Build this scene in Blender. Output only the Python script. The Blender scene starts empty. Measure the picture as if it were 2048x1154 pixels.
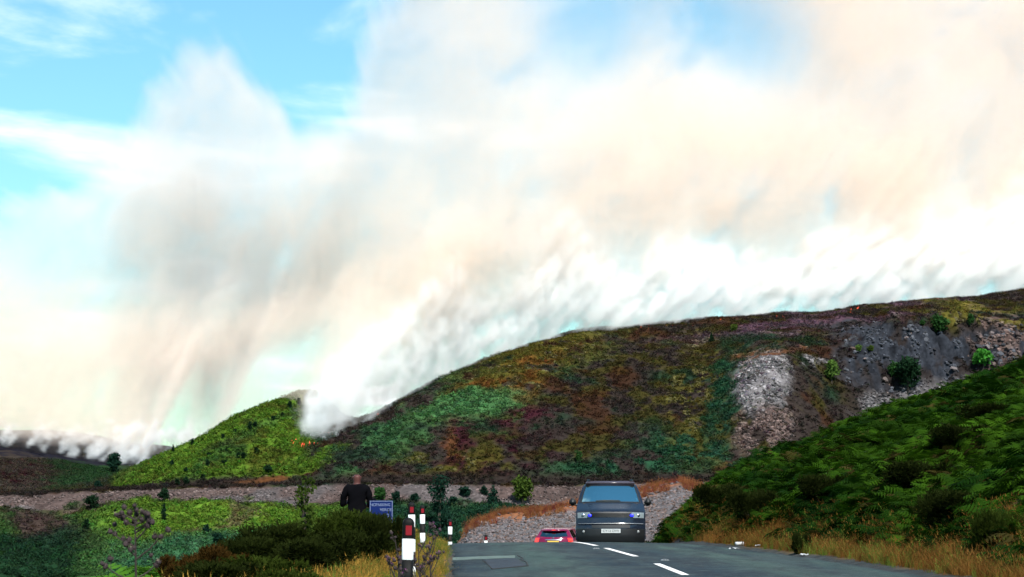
import bpy, bmesh, math, random
import numpy as np
from mathutils import Vector, Matrix
R = math.radians
sc = bpy.context.scene
C = sc.collection
# ------------------------------------------------------------------ camera
F, CX, CY, PITCH, CZ = 4107.0, 1024.0, 577.0, R(5.74), 1.2      # focal length in photo pixels
cam = bpy.data.cameras.new('camera'); camo = bpy.data.objects.new('camera', cam); C.objects.link(camo)
camo.location = (0, 0, CZ); camo.rotation_euler = (R(90) + PITCH, 0, 0)
cam.angle = 2 * math.atan(1024 / F); cam.clip_start = .1; cam.clip_end = 6000
cam.dof.use_dof = True; cam.dof.focus_distance = 70; cam.dof.aperture_fstop = 9
sc.camera = camo
# ------------------------------------------------------------------ sky and sun
SUN_EL, SUN_AZ = 50.0, 162.0           # azimuth clockwise from the view direction (+Y)
w = bpy.data.worlds.new('World'); sc.world = w; w.use_nodes = True
nt = w.node_tree; bg = nt.nodes['Background']
sky = nt.nodes.new('ShaderNodeTexSky'); sky.sky_type = 'NISHITA'; sky.sun_disc = False
sky.sun_elevation = R(SUN_EL); sky.sun_rotation = R(SUN_AZ)
sky.air_density = 1.3; sky.dust_density = .6; sky.ozone_density = 2.5; sky.altitude = 300
tc = nt.nodes.new('ShaderNodeTexCoord')
sx = nt.nodes.new('ShaderNodeSeparateXYZ'); nt.links.new(tc.outputs['Generated'], sx.inputs[0])
def wmath(op, a, b=None):
    n = nt.nodes.new('ShaderNodeMath'); n.operation = op
    for i, v in enumerate((a, b)):
        if v is None: continue
        if isinstance(v, (int, float)): n.inputs[i].default_value = v
        else: nt.links.new(v, n.inputs[i])
    return n.outputs[0]
den = wmath('ADD', wmath('MAXIMUM', sx.outputs[2], 0.0), .12)
cx_ = wmath('DIVIDE', sx.outputs[0], den); cy_ = wmath('DIVIDE', sx.outputs[1], den)
cv = nt.nodes.new('ShaderNodeCombineXYZ'); nt.links.new(cx_, cv.inputs[0]); nt.links.new(cy_, cv.inputs[1])
cn = nt.nodes.new('ShaderNodeTexNoise'); cn.inputs['Scale'].default_value = 1.15; cn.inputs['Detail'].default_value = 7
cn.inputs['Roughness'].default_value = .55; cn.inputs['Distortion'].default_value = .4; nt.links.new(cv.outputs[0], cn.inputs['Vector'])
cr = nt.nodes.new('ShaderNodeMapRange'); cr.interpolation_type = 'SMOOTHSTEP'
cr.inputs[1].default_value = .5; cr.inputs[2].default_value = .72; nt.links.new(cn.outputs[0], cr.inputs[0])
cm = nt.nodes.new('ShaderNodeMix'); cm.data_type = 'RGBA'
nt.links.new(cr.outputs[0], cm.inputs[0]); cm.inputs[7].default_value = (9.5, 9.8, 10.3, 1)
hue = nt.nodes.new('ShaderNodeMix'); hue.data_type = 'RGBA'; hue.blend_type = 'MULTIPLY'; hue.inputs[0].default_value = 1; hue.inputs[7].default_value = (.62, .98, 1.02, 1)
nt.links.new(sky.outputs[0], hue.inputs[6]); nt.links.new(hue.outputs[2], cm.inputs[6]); nt.links.new(cm.outputs[2], bg.inputs[0]); bg.inputs[1].default_value = .088
w.cycles.sampling_method = 'MANUAL'; w.cycles.sample_map_resolution = 512
sl = bpy.data.lights.new('sun', 'SUN'); sl.energy = 4.6; sl.angle = R(.5); sl.color = (1, .95, .87)
slo = bpy.data.objects.new('sun', sl); C.objects.link(slo)
slo.rotation_euler = (R(-(90 - SUN_EL)), 0, R(-SUN_AZ)); slo.location = (0, 100, 200)
# ------------------------------------------------------------------ exposure and sampling
sc.view_settings.view_transform = 'Standard'; sc.view_settings.look = 'None'
sc.view_settings.exposure = .93; sc.view_settings.gamma = 1; sc.view_settings.use_curve_mapping = False
cy = sc.cycles
cy.max_bounces = 18; cy.diffuse_bounces = 2; cy.glossy_bounces = 3; cy.transmission_bounces = 6; cy.transparent_max_bounces = 12
cy.volume_bounces = 16; cy.volume_step_rate = 7; cy.volume_max_steps = 128
cy.use_adaptive_sampling = True; cy.adaptive_threshold = .03; cy.adaptive_min_samples = 16; cy.use_denoising = True

# ================================================================== helpers
rng = np.random.default_rng(7)
def link(o, parent=None):
    C.objects.link(o)
    if parent is not None: o.parent = parent
    return o
def tag(o, label=None, cat=None, group=None, kind=None):
    if label: o['label'] = label
    if cat: o['category'] = cat
    if group: o['group'] = group
    if kind: o['kind'] = kind
    return o
def empty(name, loc=(0, 0, 0), rz=0):
    o = bpy.data.objects.new(name, None); o.location = loc; o.rotation_euler = (0, 0, rz); o.empty_display_size = .2
    return link(o)
def mesh(name, v, f, mats, smooth=False):
    me = bpy.data.meshes.new(name); me.from_pydata([tuple(map(float, p)) for p in v] if not isinstance(v, np.ndarray) else v.tolist(), [], f if not isinstance(f, np.ndarray) else f.tolist())
    for m in (mats if isinstance(mats, (list, tuple)) else [mats]): me.materials.append(m)
    if smooth: me.polygons.foreach_set('use_smooth', [True] * len(me.polygons))
    me.update(); return me
def fast_mesh(name, V, Q, mat, smooth=False):
    """quads or triangles as numpy arrays"""
    me = bpy.data.meshes.new(name); V = np.ascontiguousarray(V, np.float32); Q = np.ascontiguousarray(Q, np.int32)
    k = Q.shape[1]
    me.vertices.add(len(V)); me.vertices.foreach_set('co', V.ravel())
    me.loops.add(Q.size); me.loops.foreach_set('vertex_index', Q.ravel())
    me.polygons.add(len(Q)); me.polygons.foreach_set('loop_start', np.arange(0, Q.size, k, dtype=np.int32))
    me.polygons.foreach_set('loop_total', np.full(len(Q), k, np.int32))
    me.polygons.foreach_set('use_smooth', np.full(len(Q), smooth, bool))
    me.update(calc_edges=True); me.materials.append(mat); return me
def vcol(me, name, cols):
    a = me.color_attributes.new(name, 'FLOAT_COLOR', 'POINT'); c = np.ones((len(me.vertices), 4), np.float32); c[:, :3] = cols
    a.data.foreach_set('color', c.ravel())
def obj(name, me, parent=None, loc=(0, 0, 0), rot=(0, 0, 0)):
    o = bpy.data.objects.new(name, me); o.location = loc; o.rotation_euler = rot
    return link(o, parent)
class MB:
    def __init__(s): s.v, s.f, s.mi = [], [], []
    def add(s, v, f, mi=0):
        n = len(s.v); s.v += [tuple(p) for p in v]; s.f += [tuple(i + n for i in q) for q in f]; s.mi += [mi] * len(f)
    def box(s, c, d, mi=0, rz=0):
        x, y, z = [k / 2 for k in d]; P = [(-x, -y, -z), (x, -y, -z), (x, y, -z), (-x, y, -z), (-x, -y, z), (x, -y, z), (x, y, z), (-x, y, z)]
        ca, sa = math.cos(rz), math.sin(rz)
        s.add([(c[0] + p[0] * ca - p[1] * sa, c[1] + p[0] * sa + p[1] * ca, c[2] + p[2]) for p in P],
              [(0, 3, 2, 1), (4, 5, 6, 7), (0, 1, 5, 4), (1, 2, 6, 5), (2, 3, 7, 6), (3, 0, 4, 7)], mi)
    def tube(s, pts, rad, n=6, mi=0):
        pts = [Vector(p) for p in pts]; rings = []
        for i, p in enumerate(pts):
            d = (pts[min(i + 1, len(pts) - 1)] - pts[max(i - 1, 0)]).normalized()
            a = d.orthogonal().normalized() if abs(d.z) > .9 else d.cross(Vector((0, 0, 1))).normalized(); b = d.cross(a)
            r = rad[i] if isinstance(rad, (list, tuple)) else rad
            rings.append([p + a * (r * math.cos(2 * math.pi * k / n)) + b * (r * math.sin(2 * math.pi * k / n)) for k in range(n)])
        v = [q for r_ in rings for q in r_]; f = []
        for i in range(len(pts) - 1):
            for k in range(n): f.append((i * n + k, i * n + (k + 1) % n, (i + 1) * n + (k + 1) % n, (i + 1) * n + k))
        f.append(tuple(range(n))[::-1]); f.append(tuple((len(pts) - 1) * n + k for k in range(n)))
        s.add(v, f, mi)
    def lathe(s, prof, n=16, c=(0, 0, 0), axis='z', mi=0):
        v, f = [], []
        for (r, h) in prof:
            for k in range(n):
                a = 2 * math.pi * k / n; x, y = r * math.cos(a), r * math.sin(a)
                v.append((c[0] + x, c[1] + y, c[2] + h) if axis == 'z' else (c[0] + h, c[1] + x, c[2] + y))
        for i in range(len(prof) - 1):
            for k in range(n): f.append((i * n + k, i * n + (k + 1) % n, (i + 1) * n + (k + 1) % n, (i + 1) * n + k))
        s.add(v, f, mi)
    def build(s, name, mats, parent=None, smooth=False, loc=(0, 0, 0), rot=(0, 0, 0)):
        me = mesh(name, s.v, s.f, mats, smooth); me.polygons.foreach_set('material_index', s.mi)
        return obj(name, me, parent, loc, rot)
def _h(ix, iy, seed):
    n = (ix.astype(np.int64) * 374761393 + iy.astype(np.int64) * 668265263 + seed * 1442695041) & 0xffffffff
    n = ((n ^ (n >> 13)) * 1274126177) & 0xffffffff; n = (n ^ (n >> 16)) & 0xffffffff
    return n.astype(np.float64) / 4294967295.0
def vn(x, y, seed=0):
    x = np.asarray(x, float); y = np.asarray(y, float)
    ix = np.floor(x); iy = np.floor(y); fx = x - ix; fy = y - iy; fx = fx * fx * fx * (fx * (fx * 6 - 15) + 10); fy = fy * fy * fy * (fy * (fy * 6 - 15) + 10)
    a = _h(ix, iy, seed); b = _h(ix + 1, iy, seed); c = _h(ix, iy + 1, seed); d = _h(ix + 1, iy + 1, seed)
    return (a * (1 - fx) + b * fx) * (1 - fy) + (c * (1 - fx) + d * fx) * fy
def fbm(x, y, oct=4, seed=0, gain=.5):
    s, a, t = 0, 1, 0
    for k in range(oct): s = s + a * vn(x * 2 ** k + 17.3 * k, y * 2 ** k - 9.1 * k, seed + k); t += a; a *= gain
    return s / t
def sstep(a, b, x):
    t = np.clip((np.asarray(x, float) - a) / (b - a), 0, 1); return t * t * (3 - 2 * t)
def gauss(a, s):
    k = np.exp(-.5 * (np.arange(-int(3 * s) - 1, int(3 * s) + 2) / s) ** 2); k /= k.sum(); n = len(k) // 2
    return np.apply_along_axis(lambda r: np.convolve(np.pad(r, n, mode='edge'), k, 'valid'), 0, a)
def slope_of(py):                                   # height gained per metre of depth along a photo row
    v = (CY - np.asarray(py, float)) / F
    return (math.sin(PITCH) + v * math.cos(PITCH)) / (math.cos(PITCH) - v * math.sin(PITCH))
def at(px, py, Y):                                  # photo pixel at depth Y
    v = (CY - py) / F; u = (px - CX) / F; q = math.cos(PITCH) - v * math.sin(PITCH)
    return Vector((u * Y / q, Y, CZ + Y * (math.sin(PITCH) + v * math.cos(PITCH)) / q))
def project(X, Y, Z):
    dz = Z - CZ; d = Y * math.cos(PITCH) + dz * math.sin(PITCH); up = -Y * math.sin(PITCH) + dz * math.cos(PITCH)
    return CX + F * X / d, CY - F * up / d
# ------------------------------------------------------------------ materials
def mat(name, col=(.5, .5, .5), rough=.7, metal=0, spec=.5, noise=None, bump=None, vc=None, inst=None, transl=0, coat=0, emit=None, emit_s=0, bscale=30):
    m = bpy.data.materials.new(name); m.use_nodes = True; t = m.node_tree; b = t.nodes['Principled BSDF']; L = t.links.new
    b.inputs['Base Color'].default_value = (*col, 1); b.inputs['Roughness'].default_value = rough; b.inputs['Metallic'].default_value = metal
    b.inputs['Specular IOR Level'].default_value = spec; b.inputs['Coat Weight'].default_value = coat; b.inputs['Coat Roughness'].default_value = .05
    src = None
    if vc or inst:
        a = t.nodes.new('ShaderNodeAttribute'); a.attribute_name = vc or inst
        if inst: a.attribute_type = 'INSTANCER'
        src = a.outputs['Color']
    if noise:                                       # (scale, amount): lighter and darker patches
        n = t.nodes.new('ShaderNodeTexNoise'); n.inputs['Scale'].default_value = noise[0]; n.inputs['Detail'].default_value = 5
        tc = t.nodes.new('ShaderNodeTexCoord'); L(tc.outputs['Object'], n.inputs['Vector'])
        mr = t.nodes.new('ShaderNodeMapRange'); mr.inputs[1].default_value = .3; mr.inputs[2].default_value = .7
        mr.inputs[3].default_value = 1 - noise[1]; mr.inputs[4].default_value = 1 + noise[1]; L(n.outputs[0], mr.inputs[0])
        mx = t.nodes.new('ShaderNodeMix'); mx.data_type = 'RGBA'; mx.blend_type = 'MULTIPLY'; mx.inputs[0].default_value = 1
        if src is not None: L(src, mx.inputs[6])
        else: mx.inputs[6].default_value = (*col, 1)
        L(mr.outputs[0], mx.inputs[7]); src = mx.outputs[2]
    if src is not None: L(src, b.inputs['Base Color'])
    if bump:
        n = t.nodes.new('ShaderNodeTexNoise'); n.inputs['Scale'].default_value = bscale; n.inputs['Detail'].default_value = 4
        tc = t.nodes.new('ShaderNodeTexCoord'); L(tc.outputs['Object'], n.inputs['Vector'])
        bp = t.nodes.new('ShaderNodeBump'); bp.inputs['Strength'].default_value = bump; bp.inputs['Distance'].default_value = .02
        L(n.outputs[0], bp.inputs['Height']); L(bp.outputs[0], b.inputs['Normal'])
    if emit: b.inputs['Emission Color'].default_value = (*emit, 1); b.inputs['Emission Strength'].default_value = emit_s
    if transl:
        tr = t.nodes.new('ShaderNodeBsdfTranslucent'); ms = t.nodes.new('ShaderNodeMixShader'); ms.inputs[0].default_value = transl
        if src is not None: L(src, tr.inputs[0])
        else: tr.inputs[0].default_value = (*col, 1)
        L(b.outputs[0], ms.inputs[1]); L(tr.outputs[0], ms.inputs[2]); L(ms.outputs[0], t.nodes['Material Output'].inputs[0])
    return m
def glass(name, tint, gloss):
    m = bpy.data.materials.new(name); m.use_nodes = True; t = m.node_tree; t.nodes.clear(); L = t.links.new
    o = t.nodes.new('ShaderNodeOutputMaterial'); a = t.nodes.new('ShaderNodeBsdfTransparent'); a.inputs[0].default_value = (*tint, 1)
    g = t.nodes.new('ShaderNodeBsdfGlossy'); g.inputs['Roughness'].default_value = .04; g.inputs[0].default_value = (.62, .95, .9, 1)
    s = t.nodes.new('ShaderNodeMixShader'); s.inputs[0].default_value = gloss; L(a.outputs[0], s.inputs[1]); L(g.outputs[0], s.inputs[2]); L(s.outputs[0], o.inputs[0])
    return m
M = dict(
    hill=mat('hill_cover', vc='col', rough=1, spec=0, noise=(1.2, .35)),
    tuft=mat('heath_tufts', inst='tint', rough=.9, spec=.03, transl=.25),
    near=mat('verge_ground', vc='col', rough=.95, spec=.1, noise=(3, .4), bump=.6),
    leaf=mat('bracken_leaf', inst='tint', rough=.8, spec=.04, transl=.35),
    straw=mat('dry_grass', inst='tint', rough=.8, spec=.04, transl=.35),
    stone=mat('scree_stone', inst='tint', rough=.85, spec=.3),
    bark=mat('bark', (.05, .038, .028), .9, noise=(8, .4)),
    white=mat('white_paint', (.55, .58, .58), .55, noise=(9, .07)),
    black=mat('black_plastic', (.004, .0045, .0045), .6, spec=.1),
    redrefl=mat('red_reflector', (.17, .006, .012), .4, spec=.2),
    line=mat('road_line_paint', (.62, .61, .60), .8, spec=.1, noise=(24, .4), bump=.4),
    chrome=mat('chrome', (.5, .51, .53), .25, metal=1),
    tyre=mat('tyre_rubber', (.012, .012, .012), .8),
    vanpaint=mat('van_paint', (.009, .013, .022), .16, spec=.5, coat=0, noise=(2, .15)),
    carpaint=mat('red_paint', (.13, .005, .032), .16, spec=.5),
    trim=mat('dark_trim', (.006, .007, .008), .5),
    screen=glass('windscreen_glass', (.45, .62, .58), .8),
    rearglass=glass('tinted_glass', (.04, .06, .06), .3),
    lampglass=mat('headlamp', (.13, .16, .17), .15, spec=.5),
    blue=mat('blue_beacon', (.01, .015, .4), .3, emit=(.015, .02, 1.0), emit_s=1.0),
    tail=mat('tail_lamp', (.5, .01, .01), .2, coat=1, emit=(1, .06, .02), emit_s=.45),
    plate=mat('white_plate', (.36, .38, .38), .5, spec=.2), yplate=mat('yellow_plate', (.6, .4, .06), .4), ink=mat('black_ink', (.008, .008, .01), .5),
    skin=mat('skin', (.07, .026, .022), .5, spec=.2, noise=(20, .1)), cloth=mat('dark_cloth', (.0025, .0025, .0035), .95, spec=.03), jeans=mat('dark_trousers', (.012, .013, .018), .9),
    sign=mat('blue_sign', (.005, .014, .085), .5, spec=.1), signw=mat('sign_white', (.16, .20, .30), .5, spec=.1), metal=mat('galvanised', (.18, .19, .19), .55, metal=.5),
    stalk=mat('thistle_stalk', (.014, .008, .006), .8, noise=(20, .3)), head=mat('thistle_head', (.022, .012, .013), .85, noise=(30, .4)),
    purple=mat('thistle_flower', (.16, .03, .14), .7), fluff=mat('thistle_down', (.2, .16, .12), .9),
    litter=mat('litter_plastic', (.4, .41, .41), .5), board=mat('interior', (.02, .02, .022), .7),
    flame=mat('flame', (.9, .1, .03), .5, emit=(1, .10, .06), emit_s=.35),
)

# ================================================================== far landscape: one height field over the valley and the hills
RIDGE = [(-900, 1000), (0, 0)]
prof = {}                                           # photo column -> [(depth, photo row of the ground)]
prof[-900] = [(100, 1500), (250, 1240), (380, 1150), (424, 1012), (430, 1002), (436, 1000), (520, 965), (700, 885), (1000, 852), (1250, 860), (1600, 930)]
prof[-300] = [(100, 1500), (250, 1240), (372, 1154), (424, 1006), (430, 995), (436, 993), (520, 955), (640, 900), (760, 872), (1000, 852), (1250, 860), (1600, 930)]
prof[0] = [(100, 1500), (250, 1240), (368, 1154), (400, 1075), (424, 1006), (430, 992), (436, 990), (520, 955), (620, 905), (760, 872), (1000, 866), (1250, 872), (1600, 930)]
prof[110] = [(100, 1500), (250, 1260), (380, 1154), (412, 1060), (424, 1018), (430, 988), (436, 986), (520, 958), (640, 912), (800, 875), (1000, 858), (1250, 866), (1600, 930)]
prof[210] = [(100, 1500), (250, 1250), (378, 1154), (404, 1060), (424, 1004), (430, 982), (436, 979), (500, 966), (620, 938), (760, 892), (1000, 875), (1250, 885), (1600, 930)]
prof[300] = [(100, 1500), (250, 1240), (378, 1154), (402, 1060), (424, 1000), (430, 979), (434, 977), (452, 928), (475, 946), (560, 955), (640, 930), (760, 890), (1000, 905), (1250, 915), (1600, 950)]
prof[400] = [(100, 1500), (250, 1240), (378, 1154), (402, 1060), (424, 998), (430, 976), (434, 974), (446, 925), (461, 869), (485, 890), (560, 930), (700, 905), (1000, 905), (1250, 915), (1600, 950)]
prof[500] = [(100, 1500), (250, 1240), (378, 1154), (402, 1060), (424, 1000), (430, 974), (434, 972), (450, 900), (470, 808), (495, 830), (600, 880), (1000, 905), (1250, 915), (1600, 950)]
prof[565] = [(100, 1500), (250, 1240), (378, 1154), (402, 1060), (424, 1002), (430, 972), (434, 970), (450, 908), (464, 850), (480, 786), (505, 805), (620, 870), (1000, 905), (1250, 915), (1600, 950)]
prof[630] = [(100, 1500), (250, 1240), (378, 1154), (402, 1070), (424, 1004), (430, 971), (434, 969), (460, 893), (470, 872), (492, 772), (520, 790), (640, 860), (1000, 905), (1250, 915), (1600, 950)]
def hillcol(px, base, yr, Yr, low=1004):
    p = [(100, 1500), (250, 1240), (378, 1154), (402, 1070), (424, low), (430, base), (434, base - 2)]
    z0, z1 = 434 * slope_of(base - 2), Yr * slope_of(yr)
    for t in (.2, .4, .6, .8):
        Y = 434 + (Yr - 434) * t; z = z0 + (z1 - z0) * (t + .22 * t * (1 - t))
        v = math.atan2(z, Y) - PITCH; p.append((Y, CY - F * math.tan(v)))
    p += [(Yr, yr), (Yr + 60, yr + 14), (Yr + 160, yr + 20), (1000, yr + 70), (1250, yr + 90), (1600, yr + 160)]
    return p
prof[700] = hillcol(700, 969, 853, 466); prof[800] = hillcol(800, 968, 800, 480); prof[900] = hillcol(900, 968, 747, 494)
prof[1000] = hillcol(1000, 969, 703, 508); prof[1080] = hillcol(1080, 970, 678, 518); prof[1150] = hillcol(1150, 971, 660, 526)
prof[1300] = hillcol(1300, 966, 649, 536); prof[1420] = hillcol(1420, 964, 639, 544)
def quarry(px, mid, yr, Yr):
    return [(100, 1500), (250, 1240), (378, 1154), (402, 1070), (424, 1004), (430, 965), (434, 963)] + mid + [(Yr, yr), (Yr + 60, yr + 14), (Yr + 160, yr + 20), (1000, yr + 70), (1250, yr + 90), (1600, yr + 160)]
prof[1470] = quarry(1470, [(447, 905), (466, 820), (484, 745), (506, 695)], 634, 548)
prof[1520] = quarry(1520, [(443, 905), (452, 830), (463, 745), (472, 702), (490, 692)], 630, 551)
prof[1600] = quarry(1600, [(446, 905), (459, 820), (470, 745), (478, 706), (492, 690)], 627, 555)
prof[1700] = quarry(1700, [(456, 890), (474, 830), (488, 745), (496, 700), (508, 680)], 617, 562)
prof[1800] = quarry(1800, [(468, 880), (486, 815), (496, 735), (504, 655), (512, 645)], 606, 568)
prof[1900] = quarry(1900, [(472, 870), (492, 800), (503, 720), (512, 640), (520, 630)], 597, 574)
prof[2048] = quarry(2048, [(474, 860), (496, 770), (508, 700), (518, 645), (528, 634)], 583, 582)
prof[2500] = quarry(2500, [(474, 860), (500, 760), (520, 690), (530, 640), (540, 630)], 575, 590)
prof[3000] = quarry(3000, [(474, 880), (500, 800), (520, 730), (540, 660), (550, 645)], 590, 600)
_cols = sorted(prof); _Y = np.arange(100, 1601, 1.0)
_tab = np.stack([np.interp(_Y, [p[0] for p in prof[c]], [p[0] * float(slope_of(p[1])) for p in prof[c]]) + CZ for c in _cols])
_px = np.arange(-900, 3001, 12.0)
_T = np.stack([np.interp(_px, _cols, _tab[:, k]) for k in range(len(_Y))], 1)
_T = gauss(_T, 2.2); _T = gauss(_T.T, 1.3).T
def zfar0(X, Y):
    Y = np.clip(np.asarray(Y, float), 100, 1599); X = np.asarray(X, float)
    i = np.clip((CX + F * X / Y + 900) / 12, 0, len(_px) - 1.001); j = np.clip(Y - 100, 0, len(_Y) - 1.001)
    a = i.astype(int); b = j.astype(int); fa = i - a; fb = j - b
    return (_T[a, b] * (1 - fb) + _T[a, b + 1] * fb) * (1 - fa) + (_T[a + 1, b] * (1 - fb) + _T[a + 1, b + 1] * fb) * fa
def zfar(X, Y):
    z = zfar0(X, Y); px = CX + F * np.asarray(X, float) / np.maximum(Y, 1)
    onhill = sstep(434, 445, Y)
    z = z + (fbm(X / 22, Y / 22, 3, 3) - .5) * 3.0 * onhill
    below = (1 - sstep(418, 424, Y)); z = z + (fbm(X / 15, Y / 15, 3, 5) - .5) * 2.2 * below
    qm = sstep(1640, 1740, px) * sstep(472, 486, Y) * (1 - sstep(512, 525, Y))       # rough quarry face
    rg = 1 - np.abs(fbm(X / 3.2 + Y / 9, Y / 4.5, 4, 9, .6) * 2 - 1); z = z + qm * ((fbm(X / 6, Y / 9, 3, 8) - .5) * 5 + (rg - .7) * 5 + np.floor(vn(X / 2.1, Y / 2.7, 14) * 4) * .45)
    em = sstep(422, 425, Y) * (1 - sstep(429, 431, Y)); z = z + em * (fbm(X / 3, Y / 6, 3, 12) - .5) * .9
    return z
def hit(px, py, y0=365, y1=1500):                   # first ground point behind a photo pixel
    Y = np.arange(y0, y1, .5); v = (CY - py) / F; q = math.cos(PITCH) - v * math.sin(PITCH)
    X = (px - CX) / F * Y / q; Z = CZ + Y * float(slope_of(py)); g = zfar(X, Y)
    k = np.argmax(g >= Z) if (g >= Z).any() else len(Y) - 1
    return Vector((float(X[k]), float(Y[k]), float(g[k])))
# ---- plant cover: colour of every spot of ground
BRACK, TEAL, HEATH, OLIVE, RUST, CRIM, ORNG = map(np.array, [(.052, .098, .011), (.014, .046, .024), (.020, .0155, .014), (.044, .039, .008), (.050, .021, .010), (.030, .009, .013), (.082, .036, .010)])
SCREE, PINK, BURN, ROCK, SOIL = map(np.array, [(.085, .079, .082), (.075, .051, .046), (.010, .010, .015), (.016, .018, .023), (.05, .035, .025)])
def blob(px, py, cx, cy, rx, ry, ang=0, soft=.5):
    a = R(ang); dx, dy = px - cx, py - cy; u = (dx * math.cos(a) - dy * math.sin(a)) / rx; v = (dx * math.sin(a) + dy * math.cos(a)) / ry
    return 1 - sstep(1 - soft, 1 + soft, np.sqrt(u * u + v * v))
def cover(X, Y, Z):
    px, py = project(X, Y, Z)
    n1 = fbm(X / 14, Y / 14, 4, 21); n2 = fbm(X / 5, Y / 5, 4, 22); n3 = fbm(X / 24, Y / 24, 4, 23); n4 = fbm(X / 2.2, Y / 2.2, 3, 24)
    pn, qn = px + (n2 - .5) * 90 + (n4 - .5) * 40, py + (n1 - .5) * 70
    c = np.zeros(X.shape + (3,)); g = np.zeros(X.shape)                      # g: how leafy (relief height)
    def put(k, col, relief):
        nonlocal c, g
        k = np.clip(k, 0, 1); c = c * (1 - k[..., None]) + col * k[..., None]; g = g * (1 - k) + relief * k
    put(np.ones(X.shape), HEATH * 1.0, .5)
    put(sstep(.5, .62, n2) * .75, OLIVE * .65, .5)
    put(sstep(.55, .68, n1) * .7, TEAL * .55, .6)
    put(sstep(.58, .70, fbm(X / 9, Y / 9, 3, 31)) * .7, RUST * .55, .5)
    # main hill patches
    put(blob(pn, qn, 880, 830, 330, 60, 27, .6) * sstep(.4, .55, n2) * .9, TEAL * .9 + BRACK * .2, .7)
    put(blob(pn, qn, 1060, 735, 190, 46, 28, .7) * sstep(.36, .52, n2), OLIVE * 1.25, .5)
    put(blob(pn, qn, 1090, 690, 120, 30, 22, .7) * sstep(.4, .5, n4), OLIVE * 1.2, .5)
    put(blob(pn, qn, 1010, 768, 130, 22, 22, .6) * sstep(.44, .54, n4 * .5 + n2 * .5), ORNG * .8, .5)
    put(blob(pn, qn, 1040, 790, 34, 12, 10, .5), ORNG, .5)
    put(blob(pn, qn, 940, 818, 110, 25, 14, .35), BRACK * .35 + TEAL * 1.15, .8)
    put(blob(pn, qn, 1045, 832, 60, 24, 20, .6) * sstep(.35, .5, n4), CRIM * .9, .5)
    put(blob(pn, qn, 925, 890, 34, 40, 0, .5) * sstep(.3, .5, n4), CRIM, .5)
    put(blob(pn, qn, 895, 900, 18, 34, 0, .5), RUST * 1.2, .5)
    put(blob(pn, qn, 985, 905, 110, 34, 10, .7) * sstep(.45, .6, n4), CRIM * .6, .5)
    put(blob(pn, qn, 900, 930, 130, 30, 10, .7) * sstep(.42, .56, n2), OLIVE * .9, .5)
    put(blob(pn, qn, 1390, 900, 110, 44, -12, .5) * sstep(.34, .48, n2), TEAL * .95, .9)
    put(blob(pn, qn, 1250, 930, 170, 26, 0, .6) * sstep(.38, .5, n2), TEAL * .85, .9)
    put(blob(pn, qn, 1410, 800, 70, 120, 0, .7) * sstep(.45, .55, n4), OLIVE * .9, .5)
    put(blob(pn, qn, 1455, 780, 26, 90, -12, .5), TEAL * .8, .9)
    put(blob(pn, qn, 1500, 718, 50, 14, 25, .5), TEAL * .9, .9)
    put(blob(pn, qn, 1640, 640, 260, 26, 8, .6) * sstep(.4, .6, n1), np.array((.055, .032, .045)), .4)
    put(blob(pn, qn, 1960, 625, 120, 10, -6, .6), OLIVE * 1.5, .4)
    # quarry
    put(sstep(1645, 1700, pn) * sstep(640, 662, qn) * sstep(480, 490, Y), ROCK * (.2 + 1.9 * n4[..., None]), .25)
    put(sstep(1660, 1720, pn) * sstep(.47, .58, n2) * sstep(640, 662, qn) * .9, HEATH * .8, .5)
    put(blob(pn, qn, 2000, 670, 60, 40, -35, .5) * sstep(.4, .55, n4), PINK * .8, .2)
    put(blob(px + (n4 - .5) * 40, qn, 1860, 800, 130, 30, 12, .5) * sstep(.35, .5, n2), SCREE * .8, .35)
    put(blob(px + (n4 - .5) * 30, py + (n4 - .5) * 30, 1760, 812, 36, 26, -25, .4), SCREE * .7, .35)
    put(blob(px + (n4 - .5) * 26, py + (n4 - .5) * 26, 1524, 765, 54, 66, -25, .22), SCREE * 1.3 * (.25 + 1.5 * n4[..., None]), .5)
    put(blob(px + (n4 - .5) * 40, py + (n4 - .5) * 30, 1530, 862, 62, 46, 30, .4) * sstep(.3, .5, n4), PINK * .85, .4)
    put(blob(pn, qn, 1530, 708, 55, 9, 8, .5), RUST * 1.3, .3); put(blob(pn, qn, 1628, 725, 16, 14, 0, .4), SCREE * .9, .2)
    # green spur, with a darker edge against the heath
    spur = 1 - sstep(-14, 14, px - (560 + (985 - py) * .62) + (n2 - .5) * 60)
    spur = spur * sstep(436, 440, Y) * (1 - sstep(500, 520, Y)) * sstep(215, 235, px)
    put(spur, BRACK * (.62 + .75 * n1[..., None]), .8); put(spur * sstep(.52, .66, n2) * .6, OLIVE * .9, .6)
    put(spur * blob(pn, qn, 470, 890, 180, 14, 32, .8) * .5, TEAL * .7, .7)
    put(blob(pn, qn, 625, 925, 65, 9, 27, .5), BRACK * .9, .7)
    put(sstep(430.3, 431.2, Y) * (1 - sstep(436, 440, Y)) * .95, HEATH * .8, .5)
    put(blob(pn, qn, 520, 958, 60, 9, 4, .5) * sstep(433, 436, Y), RUST * .9 + .2 * ORNG, .3)
    # left hill and burnt ground behind
    lh = (1 - sstep(205, 330, px)) * sstep(440, 470, Y)
    put(lh * .8, HEATH * 1.5 + OLIVE * .1, .5); put(lh * sstep(70, 140, pn) * (1 - sstep(300, 340, pn)) * (1 - sstep(640, 660, Y)), TEAL * .45 + BRACK * .12, .8)
    put(lh * blob(pn, qn, 70, 945, 70, 16, 0, .7) * sstep(.4, .55, n4), CRIM * .6, .5)
    bl = sstep(905, 925, 0 * py + 1830 - py - (px * .12)) * lh
    put(sstep(600, 625, Y + (n2 - .5) * 60) * sstep(-1, 0, -px + 700), BURN, .25)
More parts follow.
